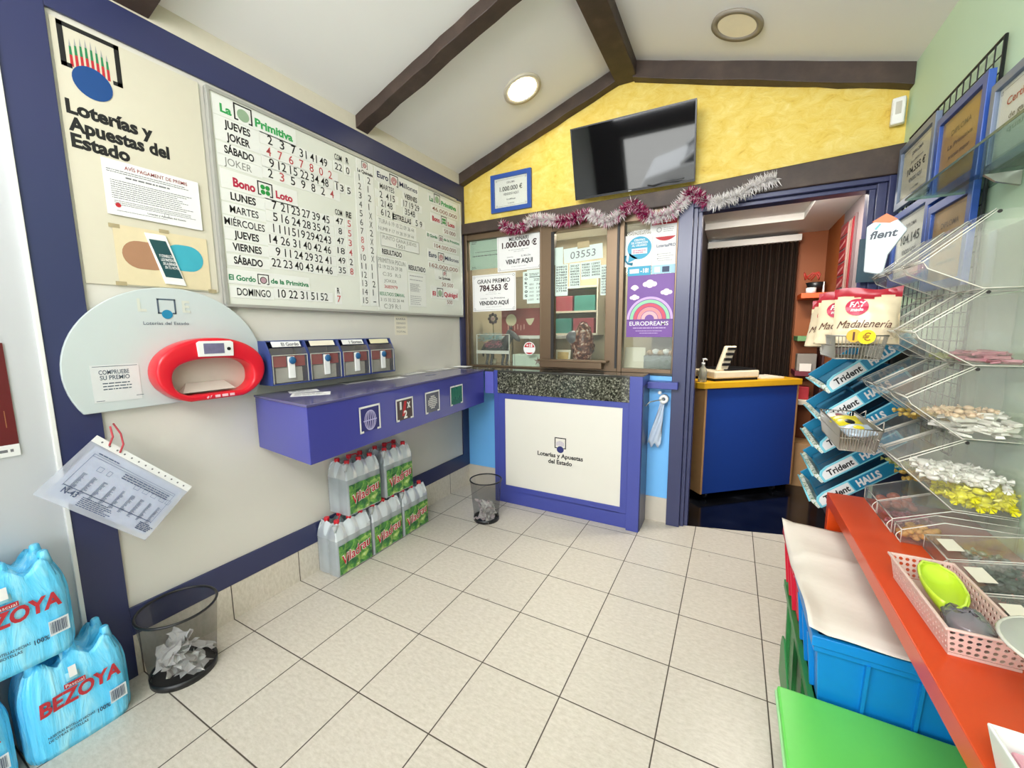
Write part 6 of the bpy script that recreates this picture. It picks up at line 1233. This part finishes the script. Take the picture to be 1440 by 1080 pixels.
# ------------------------------------------------------------------ wire baskets and their goods
def wire_basket(x0, x1, y0, y1, z0, z1, label, n=16):
    r = thing('wire_basket', label, 'wire basket', ((x0+x1)/2, (y0+y1)/2, z0)); ox, oy = (x0+x1)/2, (y0+y1)/2; g = MB(); H = z1-z0; k = .86
    def P(u, v, z): f = k+(1-k)*z/H; return ((x0-ox+(x1-x0)*u)*f, (y0-oy+(y1-y0)*v)*f, z)
    for z, r_ in ((H, .0032), (H*.55, .0016), (0, .0022)): g.tube([P(0, 0, z), P(1, 0, z), P(1, 1, z), P(0, 1, z)], r_, 5, closed=True)
    for i in range(n+1):
        for v in (0, 1): g.tube([P(i/n, v, 0), P(i/n, v, H)], .0012, 4)
    m = int(n*(y1-y0)/(x1-x0))
    for i in range(m+1):
        for u in (0, 1): g.tube([P(u, i/m, 0), P(u, i/m, H)], .0012, 4)
        g.tube([P(0, i/m, 0), P(1, i/m, 0)], .0012, 4)
    g.build('wires', M_STEEL, r, merge=False); MB().tube([P(1, .2, H), (x1-ox+.02, P(1, .2, H)[1], H+.02), (x1-ox+.02, P(1, .2, H)[1], H-.02)], .003, 5).tube([P(1, .8, H), (x1-ox+.02, P(1, .8, H)[1], H+.02), (x1-ox+.02, P(1, .8, H)[1], H-.02)], .003, 5).build('hook', M_STEEL, r); return r
wire_basket(.335, .488, 1.93, 2.28, 1.385, 1.472, 'upper wire basket of cream and red cake bags', 14)
wire_basket(.365, .487, 1.87, 2.27, 1.045, 1.135, 'lower wire basket of yellow and white packets', 14)
M_BAGC = mat('bag_cream', 'd9c9a8', .35, vary=.06, scale=8); M_BAGR = mat('bag_red', 'a01c2c', .35, vary=.1, scale=9)
def cake_bag(M, label, w=.20, h=.215):
    r = thing('cake_bag', label, 'bag', M, 'cake bags in the upper wire basket'); rr = random.Random(int(M.translation.y*1000)); nu, nv = 20, 22
    def sh(sg):
        def f(u, v):
            pu = math.sin(PI*u)**.5; pv = (math.sin(PI*min(1, v/.86)*.98+.02)**.45) if v < .86 else max(0, .12-(v-.86)*.5)
            b = .042*pu*max(0, pv); cr = .003*math.sin(u*22+v*5)*(1-pu*.6)+.002*math.sin(v*30+u*9)
            return ((u-.5)*w*(1-.05*math.sin(PI*v)), v*h+.006*math.sin(u*7)*(v > .9), sg*b+cr*(1 if sg > 0 else -1))
        return f
    vs = []; mb = MB()
    for sg in (1, -1):
        f = sh(sg); V = [f(i/nu, j/nv) for j in range(nv+1) for i in range(nu+1)]; fs = [(j*(nu+1)+i, j*(nu+1)+i+1, (j+1)*(nu+1)+i+1, (j+1)*(nu+1)+i) for j in range(nv) for i in range(nu)]
        o = len(mb.v); mb.v += V
        for n_, q in enumerate(fs): mb.f.append(tuple(a+o for a in q)); j = n_//nu; i = n_ % nu; mb.mi.append(1 if j/nv > .80+.04*math.sin(i*.5) else 0); mb.sm.append(True)
    o = mb.build('bag', [M_BAGC, M_BAGR], r); f = sh(1); on = lambda X, Y, Zz: (X, Y, f(min(1, max(0, X/w+.5)), min(1, max(0, Y/h)))[2]+.0045+Zz)
    MB().text('Madalenería', -.085, .055, .155, .028, 0, slant=.35, fn=on).build('lettering', mat('brown_script', '5a3328', .5), o)
    k = MB(); n = 24; P = [(-.03+.034*math.cos(2*PI*i/n), .135+.034*math.sin(2*PI*i/n)) for i in range(n)]; k.add([on(x, y, .0) for x, y in P]+[on(-.03, .135, .001)], [(i, (i+1) % n, n) for i in range(n)]); k.build('round_logo', mat('logo_rose', 'b52a48', .4), o)
    MB().text('FAY', -.052, .135, .045, .02, .0015, bold=.05, slant=.2, fn=on).text('made', -.048, .117, .036, .012, .0015, bold=.03, slant=.2, fn=on).build('logo_lettering', M_PAPER, o); return r
def bagM(x, y, z, yaw, lean): return Matrix.Translation((x, y, z)) @ Matrix.Rotation(yaw, 4, 'Z') @ Matrix.Rotation(PI/2-lean, 4, 'X')
cake_bag(bagM(.435, 2.00, 1.44, -.15, .22), 'front cream and red cake bag with full lettering in the upper wire basket')
cake_bag(bagM(.395, 2.105, 1.435, -.26, .22), 'second cream and red cake bag half hidden in the upper wire basket')
cake_bag(bagM(.375, 2.215, 1.42, -.4, .34), 'third cake bag leaning at the far end of the upper wire basket')
t = thing('price_tag', 'yellow round price tag reading 1€ on the rim of the upper wire basket', 'price tag', basis((.425, 1.922, 1.468), (1, 0, 0), (0, -.1, 1))); disc(MB(), 0, 0, .026, .026, .0).build('sheet', mat('tag_yellow', 'e0cf1e', .4), t, solid=.0012); MB().text('€', -.012, -.014, .024, .028, .0016, bold=.02).build('lettering', mat('tag_orange', '9a6a10', .5), t); disc(MB(), -.036, .004, .022, .024, -.002).build('paper_flag', mat('tag_gold', 'd8a83a', .4), t, solid=.0012); MB().text('1', -.040, -.012, None, .03, .0010, bold=.02).build('digit', mat('brown_script', '5a3328', .5), t)
def packet(M, w, h, d, m, label, name='snack_packet', stripe=None, txt=None):
    r = thing(name, label, 'packet', M, 'packets in the lower wire basket'); o = MB().ball((0, 0, 0), (w/2, h/2, d/2), 14, 8).box(-w/2, -h*.42, -.001, w/2, h*.42, .001).build('packet', m, r)
    if stripe: MB().ball((0, 0, .002), (w*.30, h*.36, d*.5), 10, 6).build('printed_panel', stripe, o)
    if txt: MB().text(txt, 0, -.012, w*.6, .024, d*.5+.003, bold=.05, center=True).build('lettering', M_BLACK, o)
MLS = mat('pack_silver_blue', 'b9c6d2', .3, .2); MPY = mat('pack_yellow', 'd8c81e', .35, vary=.15, scale=30)
for k, (x, y, z, a, m_, st, lb) in enumerate([(.43, 1.93, 1.118, .3, MLS, MPY, 'silver packet with yellow front at the near end of the lower wire basket'), (.42, 2.02, 1.122, .5, MPY, M_BLKP, 'yellow and black packet, second from the near end of the lower wire basket'), (.425, 2.11, 1.118, .2, MPY, None, 'plain yellow packet in the middle of the lower wire basket'), (.42, 2.19, 1.115, .6, M_PAPER, MRW, 'white and rose packet at the far end of the lower wire basket')]):
    packet(basis((x, y, z), (math.cos(a), math.sin(a), .1), (-math.sin(a), math.cos(a), .35)), .10, .085, .03, m_, lb, 'snack_packet', st)
# mint hanger
t = thing('mint_hanger', 'white hanging cone pack with orange top lettered in black beside the blue door jamb', 'pack', basis((.485, 2.265, 1.715), (1, -.25, .05), (.12, 0, 1)))
MB().prism([(-.015, .02), (.045, .0), (.060, .08), (.115, .17), (.085, .215), (.05, .245), (-.01, .205), (-.012, .12)], -.012, .012).build('cone', mat('pack_white', 'd6e2e4', .4), t, .006); MB().prism([(.085, .215), (.05, .245), (.005, .22), (.06, .205)], .0124, .0136).build('orange_top', mat('pack_orange', 'd9703a', .5), t); MB().text('flent', -.002, .150, .085, .03, .0135, bold=.03, slant=.25).build('lettering', mat('pack_black', '2c3640', .5), t); MB().prism([(.02, .185), (.035, .205), (.03, .21), (.014, .19)], .0124, .0136).build('teal_leaf', mat('pack_teal', '5fa8ac', .5), t)
dc = MB().box(.625, 3.172, 1.77, .735, 3.182, 2.02).build('dark_card', mat('dark_teal_card', '24424e', .4, vary=.2, scale=20))
mb = MB(); scribble(mb, .68, 1.98, .05, 3, .02, .009, 0, 0, 71); scribble(mb, .66, 1.88, .06, 2, .02, .008, 0, 0, 72); mb.v = [(a, 3.1712, b) for a, b, c in mb.v]; mb.build('lettering', mat('sand_print', 'b5a878', .5), dc)
tag(dc, 'dark teal printed card on the right blue door jamb', 'notice')
